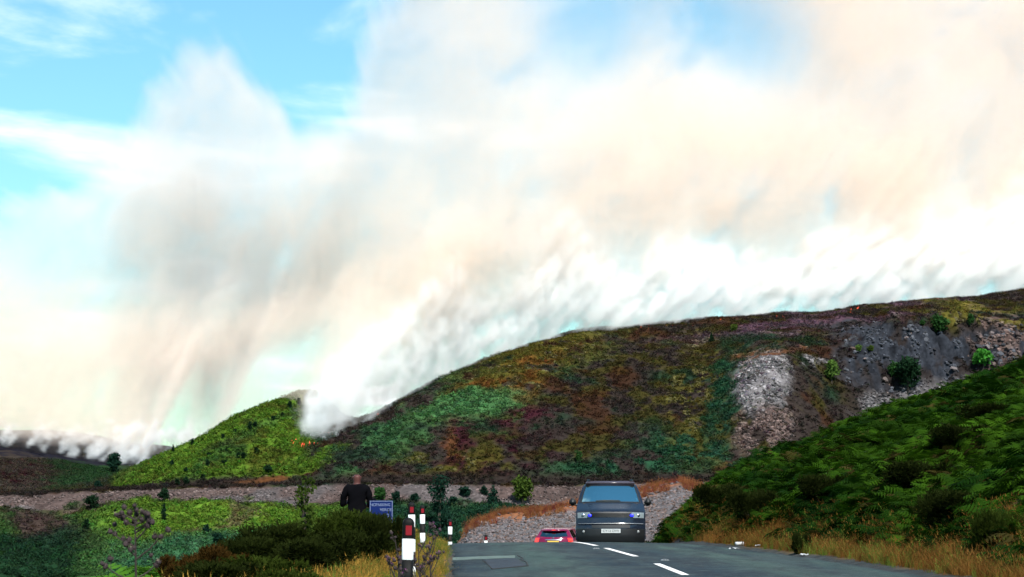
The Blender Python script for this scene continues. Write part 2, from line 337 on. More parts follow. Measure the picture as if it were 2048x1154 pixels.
    put(sstep(900, 1000, Y), np.array((.018, .03, .03)) * (.6 + n3[..., None]), .3)
    # embankment of loose stone under the track, slopes below it
    em = sstep(421, 424, Y + (n2 - .5) * 6) * (1 - sstep(429.6, 430.6, Y + (n4 - .5) * 1.5)); put(em, (PINK * .62 + SCREE * .1) * (.6 + .8 * n4[..., None]), .25)
    put(em * sstep(.5, .6, n1) * .6, SCREE * .75, .25)
    lo = 1 - sstep(419, 424, Y + (n2 - .5) * 11)
    put(lo, BRACK * .42 + TEAL * .55, .9); put(lo * (1 - sstep(600, 760, pn)) * sstep(130, 260, pn), BRACK * (.85 + .8 * n1[..., None]), .8)
    put(lo * (1 - sstep(600, 760, pn)) * sstep(130, 260, pn) * sstep(1050, 1090, qn + .1 * (pn - 400)), TEAL * 1.4 + BRACK * .15, .8)
    put(lo * blob(pn, qn, 470, 1035, 150, 8, 18, .7) * .8, np.array((.07, .05, .03)), .5)
    put(lo * sstep(680, 780, pn), TEAL * (.45 + .6 * n2[..., None]), .9)
    put(lo * blob(pn, qn, 930, 1005, 40, 9, 40, .5) * .9, SCREE * .5, .3)
    put(lo * blob(pn, qn, 60, 1030, 110, 42, -35, .5), HEATH * 1.3 + RUST * .15, .5); put(lo * blob(pn, qn, 10, 1015, 22, 7, 0, .5), OLIVE * 1.6, .4)
    put(lo * (1 - sstep(120, 200, pn)) * sstep(1050, 1080, qn) * .9, TEAL * .5, .9)
    return c, g
def sheet(name, xs, ys, relief=True, hole=None):
    X, Y = np.meshgrid(xs, ys, indexing='xy'); Z = zfar(X, Y); c, g = cover(X, Y, Z)
    if relief:
        d = (fbm(X / 1.7, Y / 1.7, 3, 41) - .5) * 2.0 + (fbm(X / 5, Y / 5, 2, 42) - .5) * 1.6
        Z = Z + d * g
    nx, ny = len(xs), len(ys); V = np.stack([X.ravel(), Y.ravel(), Z.ravel()], 1)
    i = np.arange(nx * ny).reshape(ny, nx); Q = np.stack([i[:-1, :-1], i[:-1, 1:], i[1:, 1:], i[1:, :-1]], -1).reshape(-1, 4)
    if hole is not None:
        cxy = (V[Q[:, 0]] + V[Q[:, 2]]) / 2; x0, x1, y0, y1 = hole
        Q = Q[~((cxy[:, 0] > x0) & (cxy[:, 0] < x1) & (cxy[:, 1] > y0) & (cxy[:, 1] < y1))]
    me = fast_mesh(name, V, Q, M['hill'], True); vcol(me, 'col', c.reshape(-1, 3))
    return tag(obj(name, me), kind='structure')
sheet('hillside', np.arange(-165, 196, .55), np.arange(366, 640, .55))
sheet('hills', np.concatenate([np.arange(-1200, -165, 15), np.arange(-165, 196, 5), np.arange(210, 1300, 15)]), np.concatenate([np.arange(130, 366, 6), np.arange(366, 640, 5.48), np.arange(640, 1601, 6)]), False, (-166, 196, 365, 641))
# the plain beyond, out to the horizon, low enough to stay under the valley floor
gm = mesh('ground', [(-6000, -200, -60), (6000, -200, -60), (6000, 6000, -60), (-6000, 6000, -60)], [(0, 1, 2, 3)], mat('far_ground', (.03, .05, .02), .95, spec=.05, noise=(.02, .4)))
tag(obj('ground', gm), kind='structure')

# ================================================================== road and near ground
RY = np.array([-10, 10, 25, 30, 35, 39, 44.4, 47, 50, 54, 62, 75, 93, 120, 150.])
RL = np.array([-.6, -.55, -.75, -.87, -1.0, -1.1, -1.28, -1.38, -1.5, -1.65, -1.75, -1.2, .3, 3.5, 9])
RC = np.array([3.1, 2.9, 2.62, 2.53, 2.45, 2.38, 2.0, 1.80, 1.53, 1.15, 1.0, 1.75, 3.4, 6.8, 12.5])
RR = np.array([6.9, 6.6, 6.25, 6.1, 5.9, 5.7, 5.05, 4.6, 4.1, 3.95, 4.2, 5.0, 6.6, 10, 16])
RZY = np.array([-10, 30, 40, 46, 49, 52, 54, 56, 62, 75, 93, 120, 150.]); RZ = np.array([0, 0, .01, .04, .045, 0, -.1, -.26, -.78, -1.4, -1.8, -2.2, -2.6])
_yy = np.arange(-10, 150.1, .25)
def _sm(a, b, s): return gauss(np.interp(_yy, a, b)[:, None], s)[:, 0]
_l, _c, _r, _z = _sm(RY, RL, 8), _sm(RY, RC, 8), _sm(RY, RR, 8), _sm(RZY, RZ, 5)
def rl(y): return np.interp(y, _yy, _l)
def rc(y): return np.interp(y, _yy, _c)
def rr(y): return np.interp(y, _yy, _r)
def rz(y): return np.interp(y, _yy, _z)
BS = [0, .7, 1.3, 2.0, 3.0, 4.5, 7, 11, 16, 22, 40]; BZ = [.02, .07, .33, .85, 1.35, 2.0, 2.85, 4.2, 5.9, 7.5, 11]
CRX = [3, 4.3, 6, 8.1, 10.7, 15, 20.3, 26, 60]; CRY = [60, 62, 66, 70, 76, 85, 95, 105, 140]
HPX, HPZ = [-6, -4.2, -3, -1, 2, 5, 8, 10, 12, 16], [-5.0, -2.5, -.85, -.3, .05, .5, 1.0, 1.75, 2.2, 1]
def znear(X, Y):
    X = np.asarray(X, float); Y = np.asarray(Y, float); z = rz(Y); L, Rr = rl(Y), rr(Y)
    s = X - Rr; b = np.interp(s + 1.2 * sstep(46, 60, Y) * sstep(0, .4, s), BS, BZ) - z * sstep(0, 3, s) + sstep(1, 3, s) * ((fbm(X / 4, Y / 4, 3, 51) - .5) * .9)
    yc = np.interp(X, CRX, CRY); fall = np.maximum(Y - yc, 0)
    b = b - fall * .32 - .004 * fall ** 2
    right = np.where(s > 0, np.maximum(b, -14), -.03)
    t = L - X
    lz = np.interp(t, [0, .25, 1.0, 3.0, 4.2, 6, 9, 20, 60], [-.06, -.03, .05, .0, -.25, -1.0, -2.6, -9, -20]) + sstep(.3, 1.5, t) * (fbm(X / 1.5, Y / 1.5, 3, 53) - .5) * .16
    lz = lz - sstep(50, 75, Y) * np.clip(t, 0, 6) * .25 - np.maximum(Y - 90, 0) * .06
    lz = lz + .28 * np.exp(-((X + 2.6) / 1.2) ** 2 - ((Y - 41) / 6) ** 2)
    out = z + np.where(s > 0, right, np.where(t > 0, lz, -.03))
    # heap of quarry spoil beside the road beyond the crest
    u, v = X, Y
    top = np.interp(X, HPX, HPZ)
    hp = top - np.abs(Y - 148) * np.where(Y < 148, .38, .1) + (fbm(X / 2, Y / 3, 3, 55) - .5) * .5
    return np.maximum(out, np.where((Y > 104) & (X > -7), hp, -99))
xs = np.concatenate([np.arange(-60, -9, 1.5), np.arange(-9, 12, .2), np.arange(12, 30, .5), np.arange(30, 80, 2)])
ys = np.concatenate([np.arange(-10, 14, 1.0), np.arange(14, 66, .22), np.arange(66, 110, .6), np.arange(110, 186, .8)])
X, Y = np.meshgrid(xs, ys); Z = znear(X, Y)
Z = np.where(Y > 160, Z - (Y - 160) * 1.1, Z)
n = fbm(X / .8, Y / .8, 3, 61); n5 = fbm(X / 3, Y / 3, 3, 62)
c = np.zeros(X.shape + (3,)); t = rl(Y) - X; s = X - rr(Y)
dry = np.array((.13, .08, .022)); soil = np.array((.055, .034, .022)); dark = np.array((.016, .022, .008)); grit = np.array((.028, .032, .033)); dgreen = np.array((.03, .055, .014))
c[:] = grit
def mixc(k, col):
    global c
    k = np.clip(k, 0, 1)[..., None]; c = c * (1 - k) + np.asarray(col) * k
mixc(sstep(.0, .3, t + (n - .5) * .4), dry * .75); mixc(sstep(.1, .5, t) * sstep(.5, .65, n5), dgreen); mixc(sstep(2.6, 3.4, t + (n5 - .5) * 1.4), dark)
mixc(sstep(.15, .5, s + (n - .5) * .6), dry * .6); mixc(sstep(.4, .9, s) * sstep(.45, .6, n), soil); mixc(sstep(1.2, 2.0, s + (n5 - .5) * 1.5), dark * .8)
hp = sstep(112, 118, Y); mixc(hp * (X > -7), SCREE * (.5 + .8 * n[..., None])); mixc(hp * sstep(-.45, -.2, Z - np.interp(X, HPX, HPZ) + (n5 - .5) * 1.2), np.array((.16, .065, .03)))
V = np.stack([X.ravel(), Y.ravel(), Z.ravel()], 1); nx, ny = len(xs), len(ys); i = np.arange(nx * ny).reshape(ny, nx)
Q = np.stack([i[:-1, :-1], i[:-1, 1:], i[1:, 1:], i[1:, :-1]], -1).reshape(-1, 4)
me = fast_mesh('verge', V, Q, M['near'], True); vcol(me, 'col', c.reshape(-1, 3)); tag(obj('verge', me), kind='structure')
# asphalt
def asphalt():
    m = mat('asphalt', (.05, .06, .063), .9, spec=.06); t = m.node_tree; L = t.links.new; b = t.nodes['Principled BSDF']
    a = t.nodes.new('ShaderNodeAttribute'); a.attribute_name = 'lane'; se = t.nodes.new('ShaderNodeSeparateColor'); L(a.outputs['Color'], se.inputs[0])
    tc = t.nodes.new('ShaderNodeTexCoord')
    def noise(sc_, det, vec=None):
        n = t.nodes.new('ShaderNodeTexNoise'); n.inputs['Scale'].default_value = sc_; n.inputs['Detail'].default_value = det; L(vec or tc.outputs['Object'], n.inputs['Vector']); return n.outputs[0]
    mp = t.nodes.new('ShaderNodeMapping'); mp.inputs['Scale'].default_value = (1, .12, 1); L(tc.outputs['Object'], mp.inputs[0])
    grain = noise(60, 3); streak = noise(2.2, 5, mp.outputs[0]); big = noise(.5, 4)
    def rmp(x, a0, a1, b0, b1):
        q = t.nodes.new('ShaderNodeMapRange'); q.inputs[1].default_value = a0; q.inputs[2].default_value = a1; q.inputs[3].default_value = b0; q.inputs[4].default_value = b1; L(x, q.inputs[0]); return q.outputs[0]
    def mix(f, c1, c2, mode='MIX'):
        q = t.nodes.new('ShaderNodeMix'); q.data_type = 'RGBA'; q.blend_type = mode
        (L(f, q.inputs[0]) if not isinstance(f, float) else setattr(q.inputs[0], 'default_value', f))
        for k, cc in ((6, c1), (7, c2)):
            (L(cc, q.inputs[k]) if not isinstance(cc, tuple) else setattr(q.inputs[k], 'default_value', (*cc, 1)))
        return q.outputs[2]
    base = mix(se.outputs[0], (.020, .032, .041), (.050, .085, .070))       # red: greenish dusty strip between the wheel tracks
    base = mix(rmp(streak, .4, .62, 0, .75), base, (.016, .021, .027))
    base = mix(rmp(big, .4, .7, 0, .5), base, (.052, .066, .064)); base = mix(rmp(noise(7, 6), .5, .68, 0, .55), base, (.014, .019, .024)); base = mix(rmp(noise(3.3, 7), .56, .70, 0, .6), base, (.075, .095, .088))
    base = mix(1.0, base, mix(rmp(grain, .3, .7, 0, 1), (.6, .6, .6), (1.4, 1.4, 1.4)), 'MULTIPLY')
    L(base, b.inputs['Base Color'])
    bp = t.nodes.new('ShaderNodeBump'); bp.inputs['Strength'].default_value = .5; bp.inputs['Distance'].default_value = .01; L(grain, bp.inputs['Height']); L(bp.outputs[0], b.inputs['Normal'])
    return m
M['road'] = asphalt()
ys = np.concatenate([np.arange(-8, 20, 1), np.arange(20, 64, .25), np.arange(64, 140, 1)]); K = 29
V, lane = [], []
for y in ys:
    for k in range(K):
        u = k / (K - 1); edge = (.12 * (vn(np.array(y * 1.3), np.array(0.), 71) - .5) + .06 * (vn(np.array(y * 5), np.array(3.), 72) - .5))
        x0, x1 = float(rl(y)) + (edge if k <= 1 else 0), float(rr(y)) + (edge if k >= K - 2 else 0)
        u = min(1, max(0, (k - 1) / (K - 3))); x = x0 + (x1 - x0) * u + (-.02 if k == 0 else .02 if k == K - 1 else 0); cam_ = .035 * (1 - (2 * u - 1) ** 2)
        V.append((x, y, float(rz(y)) + cam_ - (.09 if k in (0, K - 1) else 0))); q = u * 2 % 1.0
        l_ = math.exp(-((q - .5) / .16) ** 2) * .75 + math.exp(-((u - .13) / .05) ** 2) * .25 + math.exp(-((u - .93) / .05) ** 2) * .6
        lane.append((min(1, l_), 0, 0))
V = np.array(V); i = np.arange(len(V)).reshape(len(ys), K); Q = np.stack([i[:-1, :-1], i[:-1, 1:], i[1:, 1:], i[1:, :-1]], -1).reshape(-1, 4)
me = fast_mesh('road', V, Q, M['road'], True); vcol(me, 'lane', np.array(lane)); road = tag(obj('road', me), kind='structure')
def road_z(x, y):
    u = (x - float(rl(y))) / (float(rr(y)) - float(rl(y))); return float(rz(y)) + .035 * (1 - (2 * u - 1) ** 2)
def road_y(px, py):                                  # depth where a photo pixel meets the road
    for y in np.arange(22, 60, .05):
        p = at(px, py, y)
        if p.z <= road_z(p.x, y): return y
    return 50
def decal(name, quad_pts, m, lift=.006, n=8, parent=None):
    """strip of paint or patch that follows the road surface: quad_pts = four (x, y)"""
    a, b, c_, d = [np.array(p, float) for p in quad_pts]; v, f = [], []
    for i in range(n + 1):
        for j in range(n + 1):
            s, t_ = i / n, j / n; p = (a * (1 - s) + b * s) * (1 - t_) + (d * (1 - s) + c_ * s) * t_
            v.append((p[0], p[1], road_z(p[0], p[1]) + lift))
    for i in range(n):
        for j in range(n): f.append((i * (n + 1) + j, (i + 1) * (n + 1) + j, (i + 1) * (n + 1) + j + 1, i * (n + 1) + j + 1))
    return obj(name, mesh(name, v, f, m), parent)
for (y0, y1) in ((24.5, 28.0), (30.2, 35.0), (39.0, 44.2), (46.0, 50.4), (51.6, 55.5)):
    x0, x1 = float(rc(y0)), float(rc(y1)); decal('centre_line_dash', [(x0 - .06, y0), (x0 + .06, y0), (x1 + .06, y1), (x1 - .06, y1)], M['line'], parent=road)
pm = [mat('old_patch', (.085, .115, .105), .8, spec=.06, noise=(5, .3), bump=.4), mat('new_patch', (.032, .040, .050), .9, spec=.06, noise=(4, .2), bump=.4)]
def rq(pts): return [(float(at(px, py, road_y(px, py)).x), road_y(px, py)) for px, py in pts]
decal('asphalt_patch', rq([(905, 1121), (1030, 1116), (1030, 1111), (905, 1115)]), pm[0], .004, parent=road)
decal('asphalt_patch', rq([(985, 1139), (1056, 1132), (1030, 1117), (968, 1120)]), pm[1], .008, parent=road)
cr_ = MB()
for pts in ([(965, 1121), (972, 1127), (976, 1130), (984, 1138)], [(1035, 1112), (1046, 1117), (1040, 1120), (1052, 1124), (1056, 1132)], [(984, 1139), (1010, 1137), (1040, 1134), (1056, 1132)]):
    q = rq(pts); cr_.tube([(x, y, road_z(x, y) + .005) for x, y in q], .012, 4)
cr_.build('asphalt_crack', mat('crack', (.012, .013, .014), .9), road)
def stud(px, py, lab):
    y = road_y(px, py); x = float(at(px, py, y).x); r = empty('road_stud', (x, y, road_z(x, y) + .002)); r.scale = (.8, .8, 1); b = MB()
    b.add([(-.09, -.14, 0), (.09, -.14, 0), (.09, .14, 0), (-.09, .14, 0), (-.055, -.08, .022), (.055, -.08, .022), (.055, .08, .022), (-.055, .08, .022)], [(0, 1, 5, 4), (1, 2, 6, 5), (2, 3, 7, 6), (3, 0, 4, 7), (4, 5, 6, 7)]); b.build('casing', M['metal'], r)
    for sx_ in (-1, 1):
        e = MB(); e.lathe([(.001, -.012), (.012, -.01), (.013, .0), (.001, .006)], 8, (sx_ * .03, -.1, .018)); e.build('reflector', M['trim'], r)
    tag(r, lab, 'road stud', 'reflecting studs along the centre line')
stud(1330, 1121, 'pale reflecting road stud between the two nearest white dashes'); stud(1193, 1098, 'reflecting road stud nearer the crest, left of the second white dash')

# ================================================================== scattered cover (bracken, heath tufts, grass, stones)
def instancer(name, P, rot, scl, idx, tint, variants, label, cat):
    me = bpy.data.meshes.new(name); n = len(P); me.vertices.add(n); me.vertices.foreach_set('co', np.ascontiguousarray(P, np.float32).ravel())
    for nm, ty, fld, dat in (('rot', 'FLOAT_VECTOR', 'vector', rot), ('scl', 'FLOAT', 'value', scl), ('idx', 'INT', 'value', idx)):
        a = me.attributes.new(nm, ty, 'POINT'); a.data.foreach_set(fld, np.ascontiguousarray(dat, np.int32 if ty == 'INT' else np.float32).ravel())
    a = me.attributes.new('tint', 'FLOAT_COLOR', 'POINT'); t4 = np.ones((n, 4), np.float32); t4[:, :3] = tint; a.data.foreach_set('color', t4.ravel())
    o = obj(name, me); col = bpy.data.collections.new(name + '_kinds')
    for i, vm in enumerate(variants): col.objects.link(bpy.data.objects.new('%s_kind_%02d' % (name, i), vm))
    t = bpy.data.node_groups.new(name, 'GeometryNodeTree')
    t.interface.new_socket('Geometry', in_out='INPUT', socket_type='NodeSocketGeometry'); t.interface.new_socket('Geometry', in_out='OUTPUT', socket_type='NodeSocketGeometry')
    N = t.nodes; K = t.links.new; gi, go, ip, ci = N.new('NodeGroupInput'), N.new('NodeGroupOutput'), N.new('GeometryNodeInstanceOnPoints'), N.new('GeometryNodeCollectionInfo')
    ci.inputs['Collection'].default_value = col; ci.inputs['Separate Children'].default_value = True; ci.inputs['Reset Children'].default_value = True
    ip.inputs['Pick Instance'].default_value = True
    def na(nm, ty):
        q = N.new('GeometryNodeInputNamedAttribute'); q.data_type = ty; q.inputs['Name'].default_value = nm; return q.outputs['Attribute']
    e2r = N.new('FunctionNodeEulerToRotation'); K(na('rot', 'FLOAT_VECTOR'), e2r.inputs[0])
    mp = N.new('GeometryNodeMeshToPoints'); K(gi.outputs[0], mp.inputs[0]); K(mp.outputs[0], ip.inputs['Points'])
    K(ci.outputs[0], ip.inputs['Instance']); K(na('idx', 'INT'), ip.inputs['Instance Index']); K(e2r.outputs[0], ip.inputs['Rotation']); K(na('scl', 'FLOAT'), ip.inputs['Scale'])
    K(ip.outputs[0], go.inputs[0]); o.modifiers.new(name, 'NODES').node_group = t
    return tag(o, label, cat, kind='stuff')
def frond_mesh(seed, nf=6, L=.85):
    r = random.Random(seed); V, Q = [], []
    def tri(a, b, c_): n = len(V); V.extend([a, b, c_]); Q.append((n, n + 1, n + 2))
    for k in range(nf):
        az = 2 * math.pi * (k + r.random() * .8) / nf; lean = r.uniform(.35, .8); ln = L * r.uniform(.7, 1.15); p = Vector((0, 0, 0)); d = Vector((math.cos(az) * lean * .45, math.sin(az) * lean * .45, 1)).normalized(); side = Vector((-math.sin(az), math.cos(az), 0))
        S = 11; st = ln / S
        for i in range(S):
            q = p + d * st; tri(p - side * .006, p + side * .006, q); tt = i / S
            if tt > .3:
                wd = ln * .40 * (1 - (tt - .3) / .7) ** .8 * 1.0 + .03; up = side.cross(d)
                for sg in (-1, 1):
                    tip = q + side * sg * wd + d * (wd * .35) - Vector((0, 0, 1)) * (wd * r.uniform(.1, .45)); base2 = q + d * st * .75
                    mid = (q + tip) / 2 + Vector((0, 0, .02)); tri(q, base2, tip)
                    for h in (.3, .55, .8):
                        c0 = q + (tip - q) * h; tri(c0, c0 + (tip - q) * .14, c0 + d * (.055 * (1.2 - h)) + up * .01); tri(c0, c0 + (tip - q) * .14, c0 - d * (.055 * (1.2 - h)) - up * .01)
            p = q; d = (d + Vector((math.cos(az), math.sin(az), 0)) * (.10 + .12 * tt) - Vector((0, 0, 1)) * (.05 + .22 * tt)).normalized()
    return fast_mesh('frond', np.array([tuple(v) for v in V]), np.array(Q), M['leaf'])
def tuft_mesh(seed, n=22, size=.5, m='tuft'):
    r = np.random.default_rng(seed); V, Q = [], []
    for k in range(n):
        p = r.normal(0, .34, 3); p[2] = abs(p[2]) * .75; a, b = r.normal(0, 1, 3), r.normal(0, 1, 3); a /= np.linalg.norm(a); b -= a * (a @ b); b /= np.linalg.norm(b); s_ = size * r.uniform(.25, .5)
        n0 = len(V); V += [p - a * s_ - b * s_ * .4, p + a * s_ - b * s_ * .5, p + a * s_ * .6 + b * s_ * .6, p - a * s_ * .5 + b * s_ * .5]; Q.append((n0, n0 + 1, n0 + 2, n0 + 3))
    return fast_mesh('tuft', np.array(V), np.array(Q), M[m])
def grass_mesh(seed, n=26, h=.5):
    r = random.Random(seed); V, Q = [], []
    for k in range(n):
        a = r.uniform(0, 6.28); rad = r.uniform(0, .16); p = Vector((math.cos(a) * rad, math.sin(a) * rad, 0)); hh = h * r.uniform(.5, 1.15); b = Vector((r.gauss(0, .25), r.gauss(0, .25), 1)); wv = Vector((math.sin(a * 7), math.cos(a * 7), 0)) * .005
        m1 = p + b * hh * .5; tip = m1 + Vector((b.x * 2.2, b.y * 2.2, .9)) * hh * .5; n0 = len(V)
        V += [p - wv, p + wv, m1 + wv * .8, m1 - wv * .8, tip]; Q += [(n0, n0 + 1, n0 + 2), (n0, n0 + 2, n0 + 3), (n0 + 3, n0 + 2, n0 + 4)]
        if k % 5 == 0:
            n0 = len(V); e = Vector((.012, 0, 0)); V += [tip - e, tip + e, tip + Vector((b.x * .1, b.y * .1, .09))]; Q.append((n0, n0 + 1, n0 + 2))
    return fast_mesh('grass', np.array([tuple(v) for v in V]), np.array(Q), M['straw'])
def stone_mesh(seed):
    bm = bmesh.new(); bmesh.ops.create_icosphere(bm, subdivisions=1, radius=.5); r = random.Random(seed); s_ = (r.uniform(.7, 1.3), r.uniform(.6, 1.1), r.uniform(.35, .8))
    for v in bm.verts: v.co = Vector((v.co.x * s_[0], v.co.y * s_[1], v.co.z * s_[2])) * r.uniform(.75, 1.2)
    me = bpy.data.meshes.new('stone'); bm.to_mesh(me); bm.free(); me.materials.append(M['stone']); return me
FR = [frond_mesh(s_) for s_ in range(6)]; TU = [tuft_mesh(s_) for s_ in range(6)]; GR = [grass_mesh(s_) for s_ in range(6)]; ST = [stone_mesh(s_) for s_ in range(6)]
def rots(n, tilt=.15): return np.stack([rng.normal(0, tilt, n), rng.normal(0, tilt, n), rng.uniform(0, 6.283, n)], 1)
# --- tufts of heather, bracken and grass over the hillside seen across the valley
n = 190000; X = rng.uniform(-160, 190, n); Y = rng.uniform(368, 630, n); px = CX + F * X / Y
ok = (px > -160) & (px < 2210) & (Y < 600); X, Y = X[ok], Y[ok]; Z = zfar(X, Y); c, g = cover(X, Y, Z)
ok = (g > .38) & (rng.random(len(X)) < .35 + .7 * g); X, Y, Z, c, g = X[ok], Y[ok], Z[ok], c[ok], g[ok]; n = len(X)
tint = c * rng.uniform(.7, 1.4, (n, 1)) * (1 + rng.normal(0, .12, (n, 3)))
instancer('heath_cover', np.stack([X, Y, Z + (g - .3) * .5], 1), rots(n), rng.uniform(.55, 1.25, n) * (.55 + .6 * g), rng.integers(0, 6, n), np.clip(tint, 0, 1), TU, 'heather, bracken and low scrub covering the hillside', 'scrub')
# --- loose stones: embankment, spoil on the hill, quarry floor
X = rng.uniform(-160, 190, 160000); Y = rng.uniform(420, 520, 160000); Z = zfar(X, Y); c, g = cover(X, Y, Z)
grey = (c.max(1) - c.min(1) < .034) & (c.mean(1) > .026) & (g < .52); X, Y, Z, c = X[grey], Y[grey], Z[grey], c[grey]; n = len(X)
keep = rng.random(n) < np.where((Y < 432), .6, 1); X, Y, Z, c = X[keep][:45000], Y[keep][:45000], Z[keep][:45000], c[keep][:45000]; n = len(X)
instancer('hillside_stones', np.stack([X, Y, Z], 1), rots(n, .5), rng.uniform(.25, .8, n) * np.where(Y > 436, 1.6, 1), rng.integers(0, 6, n), np.clip(c * rng.uniform(.3, 2.2, (n, 1)), 0, 1), ST, 'loose grey stones on the embankment and quarry slopes', 'stones')
# --- slabs of broken rock standing out of the quarry face
X = rng.uniform(60, 160, 9000); Y = rng.uniform(482, 524, 9000); Z = zfar(X, Y); qx, qy = project(X, Y, Z); ok = (qx > 1690) & (qx < 2200) & (qy > 650) & (qy < 840) & (fbm(X / 6, Y / 6, 2, 85) > .5); X, Y, Z = X[ok][:900], Y[ok][:900], Z[ok][:900]; n = len(X)
rt_ = np.stack([rng.normal(.9, .25, n), rng.normal(0, .3, n), rng.normal(.4, .35, n)], 1)
instancer('quarry_rocks', np.stack([X, Y, Z], 1), rt_, .5 + 1.5 * rng.random(n) ** 2, rng.integers(0, 6, n), np.clip(np.array((.026, .028, .034)) * rng.uniform(.3, 2.2, (n, 1)) + (rng.random((n, 1)) < .15) * np.array((.05, .03, .02)), 0, 1), ST, 'dark broken rock slabs of the quarry face', 'rock')
n = 42000; X = rng.uniform(-5.5, 14, n); Y = rng.uniform(112, 150, n); Z = znear(X, Y); top = np.interp(X, HPX, HPZ)
ok = (Z > -7) & ((top - Z > .1 + .9 * (fbm(X / 1.5, Y / 1.5, 2, 81) - .35)) | (rng.random(n) < .1)); X, Y, Z = X[ok], Y[ok], Z[ok]; n = len(X)
tint = np.array((.068, .067, .076)) * rng.uniform(.3, 1.7, (n, 1)) + rng.random((n, 1)) * np.array((.06, .02, .0))
instancer('scree', np.stack([X, Y, Z], 1), rots(n, .5), .07 + .24 * rng.random(n) ** 2, rng.integers(0, 6, n), np.clip(tint, 0, 1), ST, 'grey broken stone heap sloping down behind the van', 'stones')
n = 2600; X = rng.uniform(-3.5, 14, n); Y = rng.uniform(146.5, 151, n); Z = znear(X, Y); ok = fbm(X / 1.6, Y / 1.6, 2, 83) > .45; X, Y, Z = X[ok], Y[ok], Z[ok]; n = len(X)
tint = np.array((.24, .10, .035)) * rng.uniform(.5, 1.4, (n, 1)) * np.where(rng.random((n, 1)) < .3, np.array((.7, .35, .9)), 1)
instancer('heap_heath', np.stack([X, Y, Z], 1), rots(n), rng.uniform(.5, 1.1, n), rng.integers(0, 6, n), np.clip(tint, 0, 1), GR, 'orange dry grass along the top of the stone heap', 'grass')
# --- bracken bank on the right
n = 190000; X = rng.uniform(3.5, 40, n); Y = 22 + 118 * rng.random(n) ** .8; px = CX + F * X / Y; s = X - rr(Y)
ok = (px < 2250) & (s > 1.1 - .9 * sstep(46, 60, Y) + (fbm(X / 1.5, Y / 1.5, 2, 91) - .5) * 1.6) & (Y < np.interp(X, CRX, CRY) + 9); X, Y, s = X[ok], Y[ok], s[ok]
dens = sstep(.36, .52, fbm(X / 1.9, Y / 1.9, 3, 92)); ok = rng.random(len(X)) < .3 + .7 * dens; X, Y, s = X[ok], Y[ok], s[ok]; n = len(X); Z = znear(X, Y)
k = sstep(.3, .72, fbm(X / 3, Y / 3, 4, 93))[:, None]; base = np.array((.004, .020, .001)) * (1 - k) + np.array((.026, .066, .003)) * k
dk = (rng.random((n, 1)) < .06); base = np.where(dk, np.array((.04, .034, .008)), base)
instancer('bracken', np.stack([X, Y, Z - .05], 1), rots(n, .35), .26 + .5 * rng.random(n) ** 1.4, rng.integers(0, 6, n), np.clip(base * rng.uniform(.5, 1.25, (n, 1)), 0, 1), FR, 'dense green bracken covering the bank on the right of the road', 'bracken')
# --- bracken at the foot of the left gorse
n = 160; X = rng.uniform(-7.5, -4.4, n); Y = rng.uniform(18, 34, n); Z = znear(X, Y)
instancer('low_bracken', np.stack([X, Y, Z], 1), rots(n, .15), rng.uniform(.5, .9, n), rng.integers(0, 6, n), np.array((.04, .11, .01)) * rng.uniform(.5, 1.3, (n, 1)), FR, 'low bright green bracken behind the dark gorse on the left', 'bracken')
# --- dry grass on both verges
def grass(name, X, Y, lab, sc_=(.6, 1.25), green=.12, tone=(np.array((.27, .145, .025)), np.array((.33, .215, .045)))):
    Z = znear(X, Y); n = len(X); k = fbm(X / 1.2, Y / 1.2, 2, 95)[:, None]
    b = tone[0] * (1 - k) + tone[1] * k; b = np.where(rng.random((n, 1)) < green + .5 * sstep(.5, .7, fbm(X / 2, Y / 2, 2, 96))[:, None] * green * 3, np.array((.09, .13, .02)), b)
    instancer(name, np.stack([X, Y, Z - .02], 1), rots(n, .12), rng.uniform(*sc_, n), rng.integers(0, 6, n), np.clip(b * rng.uniform(.55, 1.25, (n, 1)), 0, 1), GR, lab, 'grass')
n = 15000; Y = 14 + 54 * rng.random(n); t = rng.uniform(.05, 3.6, n); X = rl(Y) - t; ok = rng.random(n) < sstep(-.1, .5, t) * (1 - .5 * sstep(2.6, 3.6, t)); X, Y, t = X[ok], Y[ok], t[ok]
short = t < .9
grass('verge_grass', X[~short], Y[~short], 'straw-coloured dry grass around the marker posts on the left verge', (.28, .62)); grass('short_grass', X[short], Y[short], 'short dry grass along the left edge of the road', (.15, .4), .3)
n = 9000; Y = 24 + 44 * rng.random(n); s = rng.uniform(.12, 1.9, n); X = rr(Y) + s; ok = rng.random(n) < sstep(.1, .7, s) * (1 - .7 * sstep(1.6, 2.6, s)); X, Y, s = X[ok], Y[ok], s[ok]
grass('bank_grass', X, Y, 'rust-brown dry grass between the road and the bracken bank', (.2, .7), .15, (np.array((.13, .055, .012)), np.array((.19, .095, .024))))

